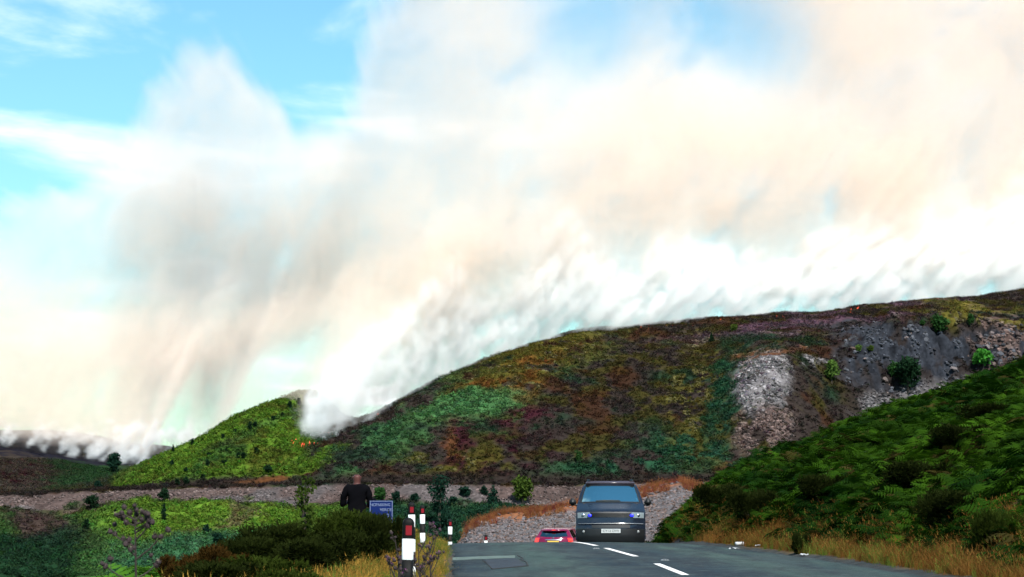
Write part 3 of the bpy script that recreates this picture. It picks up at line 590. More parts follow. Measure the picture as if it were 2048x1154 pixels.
# ================================================================== shrubs and trees
def leaf_cloud(name, seed, blobs, n, size, m, flat=1.0, needle=False):
    """foliage as many small faces spread through a set of uneven lobes (x, y, z, rx, ry, rz)"""
    r = np.random.default_rng(seed); B = np.array(blobs, float); wts = (B[:, 3] * B[:, 4] * B[:, 5]) ** .67; k = r.choice(len(B), n, p=wts / wts.sum())
    d = r.normal(size=(n, 3)); d /= np.linalg.norm(d, axis=1)[:, None]; rad = r.random(n) ** .38; rad *= 1 + r.normal(0, .10, n)
    P = B[k, :3] + d * B[k, 3:] * rad[:, None]
    if needle:
        ax = d * .8 + np.array((0, 0, .55)) + r.normal(0, .35, (n, 3)); ax /= np.linalg.norm(ax, axis=1)[:, None]
        V, Q = [], []
        pr = r.normal(size=(n, 3)); pr -= ax * (pr * ax).sum(1)[:, None]; pr /= np.linalg.norm(pr, axis=1)[:, None]; s_ = size * r.uniform(.6, 1.4, n)[:, None]
        p2 = np.cross(ax, pr); V = []; Q = []; o_ = 0
        for (a, b) in ((pr, p2), (p2, pr)):
            V.append(np.stack([P - a * s_ * .22, P + a * s_ * .22, P + ax * s_ * 1.0], 1).reshape(-1, 3)); Q.append(np.arange(n * 3).reshape(n, 3) + o_); o_ += n * 3
        for j in range(3):
            t0 = r.uniform(.15, .75, n)[:, None]; q = P + ax * s_ * t0; th = r.uniform(0, 6.28, n)[:, None]; a = pr * np.cos(th) + p2 * np.sin(th); tip = q + (a * .9 + ax * .6) * s_ * .42
            V.append(np.stack([q - ax * s_ * .06, q + ax * s_ * .06, tip], 1).reshape(-1, 3)); Q.append(np.arange(n * 3).reshape(n, 3) + o_); o_ += n * 3
        return fast_mesh(name, np.concatenate(V), np.concatenate(Q), m)
    a = r.normal(size=(n, 3)); a /= np.linalg.norm(a, axis=1)[:, None]; b = r.normal(size=(n, 3)); b -= a * (a * b).sum(1)[:, None]; b /= np.linalg.norm(b, axis=1)[:, None]
    s_ = size * r.uniform(.5, 1.3, n)[:, None]
    V = np.stack([P - a * s_, P - b * s_ * .55, P + a * s_, P + b * s_ * .6], 1).reshape(-1, 3)
    return fast_mesh(name, V, np.arange(n * 4).reshape(n, 4), m)
def leafmat(name, col, tr=.35): return mat(name, col, .8, spec=.04, noise=(1.1, .45), transl=tr)
LM = dict(dark=leafmat('dark_foliage', (.007, .022, .009), .2), light=leafmat('light_foliage', (.07, .13, .025)), mid=leafmat('mid_foliage', (.022, .066, .016)), olive=leafmat('olive_foliage', (.045, .075, .012)),
          bright=leafmat('bright_foliage', (.055, .22, .03)), blue=leafmat('blue_green_foliage', (.007, .026, .016), .2), gorse=leafmat('gorse_foliage', (.013, .019, .003), .2), gorse2=leafmat('gorse_brown', (.038, .020, .004), .2), gorseg=leafmat('gorse_green', (.022, .034, .004), .25))
def lobes(seed, h, wd, kind):
    r = random.Random(seed); L = []
    if kind == 'cone':
        for k in range(7):
            t = k / 6; L.append((r.gauss(0, .04) * wd, r.gauss(0, .04) * wd, h * (.15 + .78 * t), wd * .5 * (1 - t * .8), wd * .5 * (1 - t * .8), h * .13))
    elif kind == 'column':
        for k in range(6): L.append((r.gauss(0, .06) * wd, r.gauss(0, .06) * wd, h * (.15 + .8 * k / 5), wd * .42 * r.uniform(.7, 1.1), wd * .42 * r.uniform(.7, 1.1), h * .14))
    else:
        lo = .22 if kind == 'tree' else .12
        for k in range(9):
            a = r.uniform(0, 6.28); q = r.uniform(0, .27) * wd; z = h * r.uniform(lo + .18, .82); f_ = 1 - .45 * abs(z / h - .5) * 2
            L.append((math.cos(a) * q, math.sin(a) * q, z, wd * r.uniform(.2, .33) * f_, wd * r.uniform(.2, .33) * f_, h * r.uniform(.11, .2)))
        L.append((0, 0, h * .5, wd * .34, wd * .34, h * .36))
    return L
def tree(name, base, h, wd, kind, lm, seed, label, cat, group=None, n=None, size=None):
    root = empty(name, base); r = random.Random(seed); L = lobes(seed, h, wd, kind); tb = MB()
    tb.tube([(0, 0, -.3), (r.gauss(0, .02) * h, r.gauss(0, .02) * h, h * .3), (r.gauss(0, .03) * h, 0, h * .85)], [h * .03 + .02, h * .022 + .015, .012], 6)
    for q in L[:6]: tb.tube([(0, 0, h * r.uniform(.12, .35)), (q[0] * .5, q[1] * .5, (q[2] + h * .3) / 2), (q[0], q[1], q[2])], [h * .012 + .01, h * .009 + .008, .006], 4)
    tb.build('trunk', M['bark'], root)
    n = n or int(600 + 130 * h * wd ** .5 / 4); size = size or max(.16, .055 * wd + .05)
    obj('crown', leaf_cloud(name + '_crown', seed, L, n, size, LM[lm]), root)
    return tag(root, label, cat, group)
def far_tree(name, px, py, top, wpx, kind, lm, label, cat='tree', group=None, Y=None):
    p = hit(px, py); k = F / p.y
    return tree(name, p - Vector((0, 0, .25)), (py - top) / k * 1.06 + .25, wpx / k * 1.25, kind, lm, int(px * 7 + py), label, cat, group)
far_tree('birch_tree', 1664, 766, 722, 34, 'tree', 'light', 'pale yellow-green birch on the dark quarry spoil, left of the cliff')
far_tree('broadleaf_tree', 1816, 790, 709, 56, 'tree', 'dark', 'large dark green tree in front of the quarry cliff')
far_tree('birch_tree', 1789, 762, 724, 26, 'tree', 'mid', 'small green tree touching the left of the large dark quarry tree')
far_tree('broadleaf_tree', 1880, 668, 632, 42, 'tree', 'mid', 'rounded green tree on the rim of the quarry cliff')
far_tree('broadleaf_tree', 1967, 736, 697, 48, 'round', 'bright', 'bright green tree at the right of the quarry face')
far_tree('broadleaf_tree', 1942, 656, 629, 16, 'tree', 'mid', 'small thin tree above the quarry cliff near the bare pink ledge')
far_tree('shrub', 1717, 704, 687, 13, 'round', 'light', 'left of two little pale shrubs on the grassy quarry ledge', 'shrub')
far_tree('shrub', 1742, 704, 690, 14, 'round', 'olive', 'right of two little pale shrubs on the grassy quarry ledge', 'shrub')
far_tree('shrub', 1845, 652, 640, 12, 'round', 'mid', 'small green shrub left of the rim tree on the quarry edge', 'shrub')
far_tree('shrub', 2040, 762, 738, 30, 'round', 'bright', 'green shrub at the right edge, just above the bracken bank', 'shrub')
far_tree('shrub', 1468, 664, 648, 16, 'round', 'olive', 'small bush just under the burning crest of the hill', 'shrub')
far_tree('conifer', 1423, 686, 667, 12, 'cone', 'dark', 'tiny dark conifer high on the heather hillside', 'conifer')
far_tree('shrub', 1158, 928, 900, 15, 'round', 'mid', 'small green bush low on the hill, left of the van roof', 'shrub')
far_tree('round_bush', 1046, 1008, 948, 48, 'round', 'olive', 'big rounded olive bush standing by the track left of the van', 'bush')
far_tree('shrub', 986, 1012, 974, 27, 'cone', 'blue', 'pointed dark shrub left of the big olive bush', 'shrub')
far_tree('conifer', 880, 1062, 966, 40, 'column', 'blue', 'tall dark hazy conifer rising behind the middle marker posts', 'conifer')
far_tree('shrub', 760, 1004, 974, 32, 'round', 'mid', 'rounded mid green bush above the blue sign', 'shrub')
for q, lab in (((792, 1006, 983, 22), 'low dark shrub just right of the bush above the blue sign'), ((829, 1004, 987, 22), 'low dark shrub behind the top of the half-hidden marker post'),
               ((930, 996, 975, 30), 'widest low dark shrub on the slope right of the tall conifer'), ((968, 993, 974, 17), 'small dark shrub beside the pointed shrub under the track'), ((905, 1012, 992, 24), 'low dark shrub touching the right side of the tall conifer')):
    far_tree('shrub', *q, 'round', 'blue', lab, 'shrub', 'low shrubs under the track')
far_tree('round_bush', 327, 1006, 976, 25, 'round', 'dark', 'dark rounded bush on the embankment above the tall thistle', 'bush')
far_tree('round_bush', 184, 1020, 989, 30, 'round', 'dark', 'dark rounded bush at the head of the gully on the left', 'bush')
far_tree('conifer', 327, 1047, 1014, 9, 'column', 'dark', 'very thin dark sapling on the bright slope right of the thistle top', 'conifer')
far_tree('shrub', 172, 1064, 1038, 17, 'round', 'dark', 'dark shrub beside the gully, left of the tall thistle', 'shrub')
far_tree('shrub', 412, 1068, 1050, 19, 'round', 'blue', 'upper of two dark shrubs on the slope above the gorse', 'shrub')
far_tree('shrub', 437, 1092, 1066, 26, 'tree', 'blue', 'lower of two dark shrubs on the slope above the gorse', 'shrub')
far_tree('shrub', 232, 1029, 1019, 9, 'round', 'dark', 'tiny shrub on the green slope up and left of the thistle head', 'shrub')
for q, lab in (((372, 973, 955, 14), 'larger of two dark shrubs just above the track at the foot of the spur'), ((355, 972, 958, 9), 'smaller of two dark shrubs just above the track at the foot of the spur'),
               ((371, 947, 935, 10), 'lone dark shrub a little above the two track-side shrubs on the spur'), ((415, 937, 919, 9), 'lower of a vertical pair of dark shrubs on the lower left spur'),
               ((418, 916, 906, 10), 'upper of a vertical pair of dark shrubs on the lower left spur'), ((447, 932, 921, 11), 'dark shrub between the vertical pair and the twin shrubs on the spur'),
               ((343, 930, 920, 11), 'dark shrub close to the lower left skyline of the green spur'), ((476, 921, 908, 7), 'left one of the thin twin shrubs in the middle of the spur'),
               ((486, 921, 908, 7), 'right one of the thin twin shrubs in the middle of the spur'), ((513, 906, 896, 11), 'dark shrub just right of and above the thin twins on the spur'),
               ((500, 862, 846, 8), 'left one of two close shrubs in the upper middle of the spur'), ((510, 857, 846, 8), 'right one of two close shrubs in the upper middle of the spur'),
               ((546, 843, 832, 10), 'small dark shrub below the spur top, left of the fire smoke'), ((580, 820, 801, 10), 'tallest dark shrub near the top of the green spur'),
               ((598, 813, 798, 8), 'dark shrub near the spur top, second from the smoke'), ((527, 812, 797, 7), 'tiny dark tree standing up on the skyline near the spur top'),
               ((613, 802, 786, 9), 'dark shrub at the spur top nearest to the fire smoke'), ((446, 882, 871, 7), 'tiny dark shrub left of centre high on the green spur'),
               ((385, 893, 877, 9), 'dark shrub on the skyline halfway up the green spur'), ((455, 905, 898, 7), 'tiny dark shrub just above the middle of the spur'),
               ((565, 835, 825, 9), 'dark shrub a step below the tallest one near the spur top'), ((405, 958, 950, 8), 'tiny dark shrub low on the spur, right of the track-side pair'),
               ((470, 868, 860, 6), 'smallest dark dot of a shrub left of the two close upper shrubs')):
    far_tree('hill_shrub', *q, 'column' if q[3] < 9 else 'round', 'dark', lab, 'shrub', 'shrubs on the green spur')
far_tree('round_bush', 535, 949, 931, 19, 'round', 'dark', 'largest dark bush low on the green spur, near the heather edge', 'bush')
far_tree('broadleaf_tree', 229, 948, 903, 34, 'tree', 'blue', 'dark tree at the foot of the smoking burnt ground, left', 'tree')
far_tree('conifer', 228, 916, 896, 10, 'cone', 'dark', 'small pointed tree in smoke above the dark tree on the left', 'conifer')
far_tree('broadleaf_tree', 298, 922, 892, 20, 'tree', 'blue', 'dark tree wrapped in smoke beside the green spur', 'tree')
far_tree('conifer', 346, 908, 891, 7, 'cone', 'dark', 'tiny conifer on the skyline of the green spur in smoke', 'conifer')
far_tree('shrub', 167, 912, 895, 8, 'round', 'dark', 'small dark shrub in thin smoke on the burnt slope', 'shrub')
far_tree('shrub', 196, 980, 960, 16, 'round', 'blue', 'dark shrub just above the track at the far left', 'shrub')
# --- gorse on the left verge: dense dark bushes; shapes shared between bushes
GM = []
for k, lm in enumerate(('gorse', 'gorse', 'gorseg', 'gorse2')):
    r = random.Random(100 + k); L = [(0, 0, .42, .5, .5, .38)]
    for j in range(11): a = r.uniform(0, 6.28); q = r.uniform(.1, .52); L.append((math.cos(a) * q, math.sin(a) * q, r.uniform(.2, .8), r.uniform(.16, .3), r.uniform(.16, .3), r.uniform(.16, .28)))
    stem = MB()
    for q in L[1:9]: stem.tube([(0, 0, -.1), (q[0] * .45, q[1] * .45, q[2] * .5), (q[0], q[1], q[2])], [.022, .014, .006], 5)
    GM.append((leaf_cloud('gorse_foliage', 200 + k, L, 5200, .075, LM[lm], needle=True), mesh('gorse_stem', stem.v, stem.f, M['bark'])))
def gorse(px, top, Y, wpx, k, label, hmin=.5, group='gorse bushes on the left verge', name='gorse_bush'):
    p = at(px, top, Y); g = float(znear(p.x, Y)); h = max(hmin, p.z - g); wd = wpx / F * Y
    root = empty(name, (p.x, Y, g - .03), random.Random(px).uniform(0, 6.28)); fo, st = GM[k]
    for nm, me in (('foliage', fo), ('stem', st)):
        o = obj(nm, me, root); o.scale = (wd / 1.25, wd / 1.25, h / 1.0)
    return tag(root, label, 'gorse bush', group)
for q in ((375, 1104, 25, 110, 3, 'brown-tipped gorse bush at the far left end of the dark thicket'), (437, 1082, 27, 130, 3, 'gorse bush with browned top, second from the left of the thicket'),
          (500, 1062, 29, 150, 0, 'dark gorse bush in the left middle of the thicket'), (560, 1036, 32, 170, 0, 'tall dark gorse bush left of the slender upright shoot'),
          (635, 1016, 35, 150, 2, 'gorse bush on the thicket crest, left of the standing man'), (705, 1000, 36.5, 150, 2, 'gorse bush directly in front of the standing man'),
          (760, 1016, 33, 95, 0, 'gorse bush partly covering the blue sign'), (800, 1045, 35, 60, 3, 'small brownish gorse bush at the right end, behind the posts'),
          (430, 1120, 22, 190, 0, 'low dark gorse bush at the bottom edge, left'), (530, 1092, 25, 200, 2, 'greenish gorse bush at the bottom middle of the thicket'),
          (620, 1064, 28, 170, 0, 'dark gorse bush in the front of the thicket beside dry grass'), (700, 1050, 31, 150, 0, 'dark gorse bush below the standing man, next to the straw grass'),
          (590, 1118, 21, 170, 2, 'low green gorse bush at the bottom edge beside the straw grass')):
    gorse(*q)
# slender shoot rising out of the thicket
b = at(608, 1030, 33.5); g = float(znear(b.x, 33.5)); topz = at(608, 964, 33.5).z
tree('upright_shoot', Vector((b.x, 33.5, g)), topz - g, .36, 'column', 'olive', 77, 'slender upright leafy shoot rising above the gorse left of the man', 'shrub', n=750, size=.045)
# right bank plants; the dark gorse is added to stand in for shaded hollows
def bank_gorse(px, py, Y, wpx, hpx, k, label):
    for yy in np.arange(26, 120, .1):
        p = at(px, py, yy)
        if p.z <= float(znear(p.x, yy)): break
    root = empty('gorse_bush', (p.x, yy, float(znear(p.x, yy)) - .05), px * .1); fo, st = GM[k]
    for nm, me in (('foliage', fo), ('stem', st)):
        o = obj(nm, me, root); o.scale = (wpx / F * yy / 1.1,) * 2 + (max(.5, hpx / F * yy * 1.0),)
    tag(root, label, 'gorse bush', 'gorse bushes on the bracken bank')
for q in ((1355, 1005, 0, 70, 45, 0, 'dark gorse added as a shaded hollow at the left tip of the bracken bank behind the van'), (1445, 1030, 0, 90, 70, 0, 'dark gorse added as a shaded hollow in the bracken right of the van'), (1510, 1050, 0, 90, 80, 0, 'black-green gorse added as a shaded hollow above the rusty grass right of the van'),
          (1640, 1010, 0, 80, 70, 0, 'dark gorse added as a shaded hollow in the middle of the bracken bank'), (1830, 985, 0, 120, 70, 0, 'wide dark gorse added as a shaded hollow on the right bank, upper middle'), (1915, 900, 0, 110, 60, 0, 'dark gorse added as a shaded hollow high on the bracken bank'),
          (1985, 850, 0, 110, 50, 0, 'dark gorse added as a shaded hollow near the top right of the bank'), (1900, 1060, 0, 130, 90, 0, 'dark gorse added as a shaded hollow above the bare soil at the lower right'), (2000, 1110, 0, 110, 110, 2, 'green gorse bush at the lower right corner of the bank'), (1600, 1108, 0, 34, 22, 0, 'small dark plant at the right edge of the asphalt')):
    bank_gorse(*q)

# ================================================================== thistles
def thistle(px, py, Y, hpx, label, spread, nb, seed, fl='head', plan=None):
    r = random.Random(seed); p = at(px, py, Y); k = Y / F; top = at(px, py - hpx, Y).z; g = float(znear(p.x, Y)) - .05; h = top - g
    root = empty('thistle', (p.x, Y, g)); st = MB(); st.tube([(0, 0, 0), (.01 * h, 0, h * .5), (-.006, 0, h * .97)], [.012, .009, .004], 6)
    ends = []
    if plan is None:
        plan = []
        for j in range(nb): plan.append((r.uniform(.45, .92), r.choice((-1, 1)) * r.uniform(.25, 1) * spread, r.uniform(.08, .3)))
    for (t, dx, dz) in plan:
        z0 = h * t; dy = r.uniform(-.5, .5) * abs(dx); e = (dx, dy, z0 + dz); st.tube([(0, 0, z0), (dx * .55, dy * .55, z0 + dz * .45), e], [.006, .005, .003], 5); ends.append(e)
        for q in range(2):
            e2 = (e[0] + r.uniform(-.045, .045), e[1] + r.uniform(-.03, .03), e[2] + r.uniform(-.015, .045)); st.tube([(dx * .8, dy * .8, z0 + dz * .78), e2], [.003, .002], 4); ends.append(e2)
    ends.append((0, 0, h)); st.build('stem', M['stalk'], root)
    hm = MB(); hm.lathe([(.001, -.02), (.014, -.014), (.019, 0), (.015, .012), (.010, .017)], 8)
    for j in range(10): a = j * .628; hm.add([(math.cos(a) * .017, math.sin(a) * .017, -.004), (math.cos(a + .3) * .017, math.sin(a + .3) * .017, .0), (math.cos(a + .15) * .029, math.sin(a + .15) * .029, .012)], [(0, 1, 2)])
    hme = mesh('flower_head', hm.v, hm.f, M['head']); tm = MB()
    for j in range(16): a = j * .393; rr_ = .012 + .007 * (j % 3); tm.add([(math.cos(a) * .006, math.sin(a) * .006, .012), (math.cos(a + .5) * .006, math.sin(a + .5) * .006, .012), (math.cos(a) * rr_, math.sin(a) * rr_, .034)], [(0, 1, 2)])
    tms = [mesh('petals', tm.v, tm.f, M[m_]) for m_ in ('purple', 'fluff', 'head')]
    for e in ends:
        o = obj('flower_head', hme, root, e, (r.uniform(-.6, .6), r.uniform(-.6, .6), r.uniform(0, 6))); o.scale = (r.uniform(.65, .95),) * 3
        obj('petals', tms[0 if (fl == 'purple' and r.random() < .7) else (1 if r.random() < .25 else 2)], o)
    lf = MB()
    for j in range(9):
        a, z0 = r.uniform(0, 6.28), h * r.uniform(.05, .6); ln = r.uniform(.05, .12); d = (math.cos(a), math.sin(a))
        lf.add([(0, 0, z0), (d[0] * ln * .5 - d[1] * .015, d[1] * ln * .5 + d[0] * .015, z0 + .01), (d[0] * ln, d[1] * ln, z0 - .03), (d[0] * ln * .5 + d[1] * .015, d[1] * ln * .5 - d[0] * .015, z0 + .01)], [(0, 1, 2, 3)])
    lf.build('leaves', M['stalk'], root)
    return tag(root, label, 'thistle', 'thistles on the verge')
Yt = 12.0; kk = Yt / F
# branch plan measured on the photograph: (height fraction filled below), sideways reach, rise
_p = at(270, 1154, Yt); _tg = float(znear(_p.x, Yt)) - .05; _th = at(270, 1020, Yt).z - _tg
def fr(py): return (at(270, py, Yt).z - _tg) / _th
plan = [(fr(1094), -52 * kk, 30 * kk), (fr(1120), 50 * kk, 46 * kk), (fr(1112), -20 * kk, 24 * kk), (fr(1080), 26 * kk, 28 * kk), (fr(1066), 28 * kk, 24 * kk), (fr(1052), -20 * kk, 7 * kk), (fr(1040), -28 * kk, 14 * kk), (fr(1048), 22 * kk, 10 * kk), (fr(1040), 12 * kk, 16 * kk),
        (fr(1160), 44 * kk, 34 * kk), (fr(1165), -56 * kk, 32 * kk), (fr(1046), -14 * kk, 20 * kk), (fr(1058), 30 * kk, 16 * kk), (fr(1100), -3 * kk, 4 * kk)]
thistle(270, 1154, Yt, 134, 'tall dead brown thistle with branching heads at the bottom left', .1, 0, 5, plan=plan)
thistle(838, 1128, 20.5, 38, 'purple-flowered thistle in the straw grass just right of the nearest post', .14, 14, 8, 'purple')
thistle(860, 1120, 21.5, 34, 'smaller purple thistle right of the nearest post, beside the larger one', .11, 10, 9, 'purple')
thistle(790, 1168, 17.2, 32, 'low thistle at the bottom edge, left of the nearest post', .07, 6, 11, 'purple')
thistle(797, 1118, 19.5, 18, 'thistle head peeking out left of the nearest post white band', .05, 3, 12)

# ================================================================== marker posts
def marker(px, top, Y, label, hgt=1.0, seed=0):
    p = at(px, top, Y); r = empty('marker_post', (p.x, Y, p.z - hgt)); r.rotation_euler = (random.Random(seed).uniform(-.02, .02), random.Random(seed + 1).uniform(-.025, .025), 0); W, D = .05, .05
    def sect(z, wx, wy): return [(wx * math.cos(a) * (abs(math.cos(a)) ** -.35 if abs(math.cos(a)) > .01 else 1), wy * math.sin(a) * (abs(math.sin(a)) ** -.35 if abs(math.sin(a)) > .01 else 1), z) for a in [2 * math.pi * (k + .5) / 20 for k in range(20)]]
    def band(z0, z1, m, nm, cap=False):
        rings = [sect(z0, W, D), sect(z1, W, D)]
        if cap:
            rings = [sect(z0, W, D), sect(z1 - .05, W, D)] + [sect(z1 - .05 + .05 * math.sin(a), W * math.cos(a), D * math.cos(a)) for a in (.3, .6, .9, 1.2, 1.45)]
        v = [q for g_ in rings for q in g_]; f = [(i * 20 + k, i * 20 + (k + 1) % 20, (i + 1) * 20 + (k + 1) % 20, (i + 1) * 20 + k) for i in range(len(rings) - 1) for k in range(20)]; f.append(tuple((len(rings) - 1) * 20 + k for k in range(20)))
        b = MB(); b.add(v, f); return b.build(nm, M[m], r, True)
    z = hgt; B = .178
    cap = band(z - .182, z, 'black', 'cap', True); z -= .182; i = 0
    while z > -.2:
        z0 = max(z - B, -.25) if z - B > -.1 else -.25
        band(z0, z, 'white' if i % 2 == 0 else 'black', 'white_band' if i % 2 == 0 else 'black_band'); z = z0; i += 1
        if z <= -.24: break
    q = MB(); q.box((.006, -D - .001, hgt - .11), (.052, .008, .082)); q.build('reflector', M['redrefl'], cap)
    return tag(r, label, 'marker post', 'black and white verge marker posts')
marker(812, 1035, 17.8, 'nearest and largest black and white marker post with red reflector', seed=1)
marker(825, 1004, 30, 'black and white marker post half hidden behind the nearest post', seed=2)
marker(846, 1010, 40, 'third marker post, just right of the pair of near posts', 1.0, seed=3)
marker(900, 1038, 49, 'marker post at the left edge of the asphalt near the crest', .85, seed=4)
marker(971, 1069, 62, 'smallest marker post, beyond the road crest before the stone heap', seed=5)

# ================================================================== blue sign
def text(s_, size, m, parent, loc, rot=(R(90), 0, 0), nm='lettering', ext=.002, sx=1):
    cu = bpy.data.curves.new(nm, 'FONT'); cu.body = s_; cu.size = size; cu.extrude = ext; cu.align_x = 'CENTER'; cu.align_y = 'CENTER'
    o = bpy.data.objects.new('tmp', cu); C.objects.link(o); bpy.context.view_layer.update(); dg = bpy.context.evaluated_depsgraph_get()
    me = bpy.data.meshes.new_from_object(o.evaluated_get(dg)); bpy.data.objects.remove(o); me.materials.clear(); me.materials.append(m)
    q = obj(nm, me, parent, loc, rot); q.scale = (sx, 1, 1); return q
Ys = 38.0; tl = at(741, 1001, Ys); br = at(784, 1046, Ys); sw, sh = (br.x - tl.x), (tl.z - br.z); sr = empty('road_sign', ((tl.x + br.x) / 2, Ys, float(znear((tl.x + br.x) / 2, Ys))), R(-9)); cz = (tl.z + br.z) / 2 - sr.location.z
b = MB(); b.box((0, 0, cz), (sw + .04, .012, sh)); b.build('panel', M['sign'], sr)
b = MB(); e = .012
for q in (((0, -.008, cz + sh / 2 - e), (sw + .03, .004, .01)), ((0, -.008, cz - sh / 2 + e), (sw + .03, .004, .01)), ((-sw / 2 - .008, -.008, cz), (.01, .004, sh - 2 * e - .011)), ((sw / 2 + .008, -.008, cz), (.01, .004, sh - 2 * e - .011))): b.box(*q)
b.build('border', M['signw'], sr)
text('NO', .075, M['signw'], sr, (-.155, -.008, cz + .125)); text('PARKING', .075, M['signw'], sr, (.035, -.008, cz + .125), sx=.86); text('VERGE', .075, M['signw'], sr, (.085, -.008, cz + .035)); text('O', .08, M['signw'], sr, (.12, -.008, cz - .07))
for sx_ in (-.14, .14):
    b = MB(); b.tube([(sx_, .03, -.2), (sx_, .03, cz + sh / 2 - .03)], .022, 8); b.build('post', M['metal'], sr)
tag(sr, 'blue sign with white lettering half hidden by gorse beside the man', 'sign')

# ================================================================== people
def skin_body(name, joints, bones, root=0):
    """one continuous surface grown around a skeleton"""
    me = bpy.data.meshes.new(name); me.from_pydata([j[0] for j in joints], bones, []); o = obj(name, me); md = o.modifiers.new('s', 'SKIN'); md.use_smooth_shade = True; o.modifiers.new('d', 'SUBSURF').levels = 2
    for i, j in enumerate(joints):
        v = me.skin_vertices[0].data[i]; v.radius = j[1] if isinstance(j[1], tuple) else (j[1], j[1]); v.use_root = (i == root)
    bpy.context.view_layer.update(); dg = bpy.context.evaluated_depsgraph_get(); out = bpy.data.meshes.new_from_object(o.evaluated_get(dg)); bpy.data.objects.remove(o)
    return out
def person(loc, rz, arms, label, seated=False):
    J = [((0, 0, .98), (.165, .12)), ((0, 0, 1.12), (.165, .115)), ((0, .0, 1.27), (.185, .12)), ((0, .01, 1.40), (.19, .115)), ((0, .012, 1.47), (.10, .085)), ((0, .008, 1.50), (.074, .07)), ((0, -.005, 1.545), (.080, .088)), ((0, -.012, 1.62), (.090, .104)), ((0, -.006, 1.68), (.072, .082))]
    Bn = [(i, i + 1) for i in range(8)]
    for sg in (-1, 1):
        sh_, el, wr = arms[0 if sg < 0 else 1]; a = len(J)
        J += [((sg * .165, .012, 1.415), .078), ((sg * .225, .012, 1.375), .066), (el, .05), (wr, .034)]; Bn += [(3, a), (a, a + 1), (a + 1, a + 2), (a + 2, a + 3)]
        w_ = Vector(wr); d = (w_ - Vector(el)).normalized(); palm = w_ + d * .085; J.append((tuple(palm), (.036, .022))); Bn.append((a + 3, a + 4)); sd = d.cross(Vector((0, 0, 1))).normalized()
        for fi, off in enumerate((-.027, -.009, .009, .027)):
            q = palm + sd * off + d * .04; tip = q + d * (.035 - .006 * abs(fi - 1.4)) + Vector((0, 0, -.025)); b_ = len(J); J += [(tuple(q), .0095), (tuple(tip), .008)]; Bn += [(a + 4, b_), (b_, b_ + 1)]
        q = w_ + d * .04 - sd * sg * .038; tip = q + d * .04; b_ = len(J); J += [(tuple(q), .012), (tuple(tip), .0095)]; Bn += [(a + 3, b_), (b_, b_ + 1)]
    for sg in (-1, 1):
        a = len(J)
        if seated: J += [((sg * .1, .0, .93), .1), ((sg * .12, -.42, .95), .075), ((sg * .12, -.5, .55), .05), ((sg * .12, -.62, .5), .04)]
        else: J += [((sg * .1, 0, .90), .105), ((sg * .115, -.01, .5), .07), ((sg * .12, .02, .09), .048), ((sg * .13, -.14, .035), .04)]
        Bn += [(0, a), (a, a + 1), (a + 1, a + 2), (a + 2, a + 3)]
    root = empty('person', loc, rz); me = skin_body('body', J, Bn)
    for m_ in ('skin', 'jeans'): me.materials.append(M[m_])
    for p in me.polygons: p.material_index = 1 if p.center.z < 1.0 else 0; p.use_smooth = True
    body = obj('body', me, root)
    bm = bmesh.new(); bm.from_mesh(me); bm.normal_update(); els = [Vector(a[1]) for a in arms]
    def cloth(f):
        c_ = f.calc_center_median()
        if c_.z < .93 or (c_.z > 1.485 and abs(c_.x) < .15): return False
        for e_, a in zip(els, arms):
            wv = Vector(a[2]) - e_
            if (c_ - e_).dot(wv.normalized()) > .015 and (c_ - e_ - wv * max(0, min(1, (c_ - e_).dot(wv) / wv.length_squared))).length < .1 and abs(c_.x) > .18: return False
        return True
    bmesh.ops.delete(bm, geom=[f for f in bm.faces if not cloth(f)], context='FACES')
    for v in bm.verts: v.co += v.normal * (.014 + .006 * math.sin(v.co.z * 40 + v.co.x * 25))
    sm_ = bpy.data.meshes.new('shirt'); bm.to_mesh(sm_); bm.free(); sm_.materials.clear(); sm_.materials.append(M['cloth']); sm_.polygons.foreach_set('material_index', [0] * len(sm_.polygons)); obj('shirt', sm_, root)
    face = MB()                                      # ears, nose, eyes
    for sg in (-1, 1):
        ea = MB(); ea.lathe([(.001, -.006), (.016, -.004), (.022, .002), (.012, .008), (.001, .008)], 10, axis='x'); eo = ea.build('ear', M['skin'], body, True, (sg * .083, .0, 1.62)); eo.scale = (1, .75, 1.35)
        ey = MB(); ey.lathe([(.001, -.011), (.008, -.008), (.011, 0), (.008, .008), (.001, .011)], 8); ey.build('eye', M['trim'], body, True, (sg * .032, -.098, 1.64))
    face.add([(-.014, -.102, 1.60), (.014, -.102, 1.60), (0, -.13, 1.602), (0, -.102, 1.65)], [(0, 1, 2), (1, 3, 2), (3, 0, 2)]); face.build('nose', M['skin'], body)
    mo = MB(); mo.box((0, -.090, 1.573), (.045, .012, .006)); mo.build('mouth', M['redrefl'], body)
    return tag(root, label, 'person')
Yp = 39.0; hp_ = at(714, 941, Yp); gz = float(znear(hp_.x, Yp))
arms = [((0, 0, 0), (-.275, -.03, 1.10), (-.17, -.27, 1.10)), ((0, 0, 0), (.285, -.05, 1.12), (.18, -.28, 1.16))]
man = person((hp_.x, Yp, 0), R(180 + 4), arms, 'man with shaved head in dark short-sleeved shirt, seen from behind above gorse')
man.scale = (.95, .98, 1.02); man.location.z = hp_.z - 1.75 * 1.02
tr_ = MB(); tr_.box((hp_.x, Yp, man.location.z / 2 + gz / 2 - .05), (.8, .8, max(.1, abs(man.location.z - gz) + .1)))

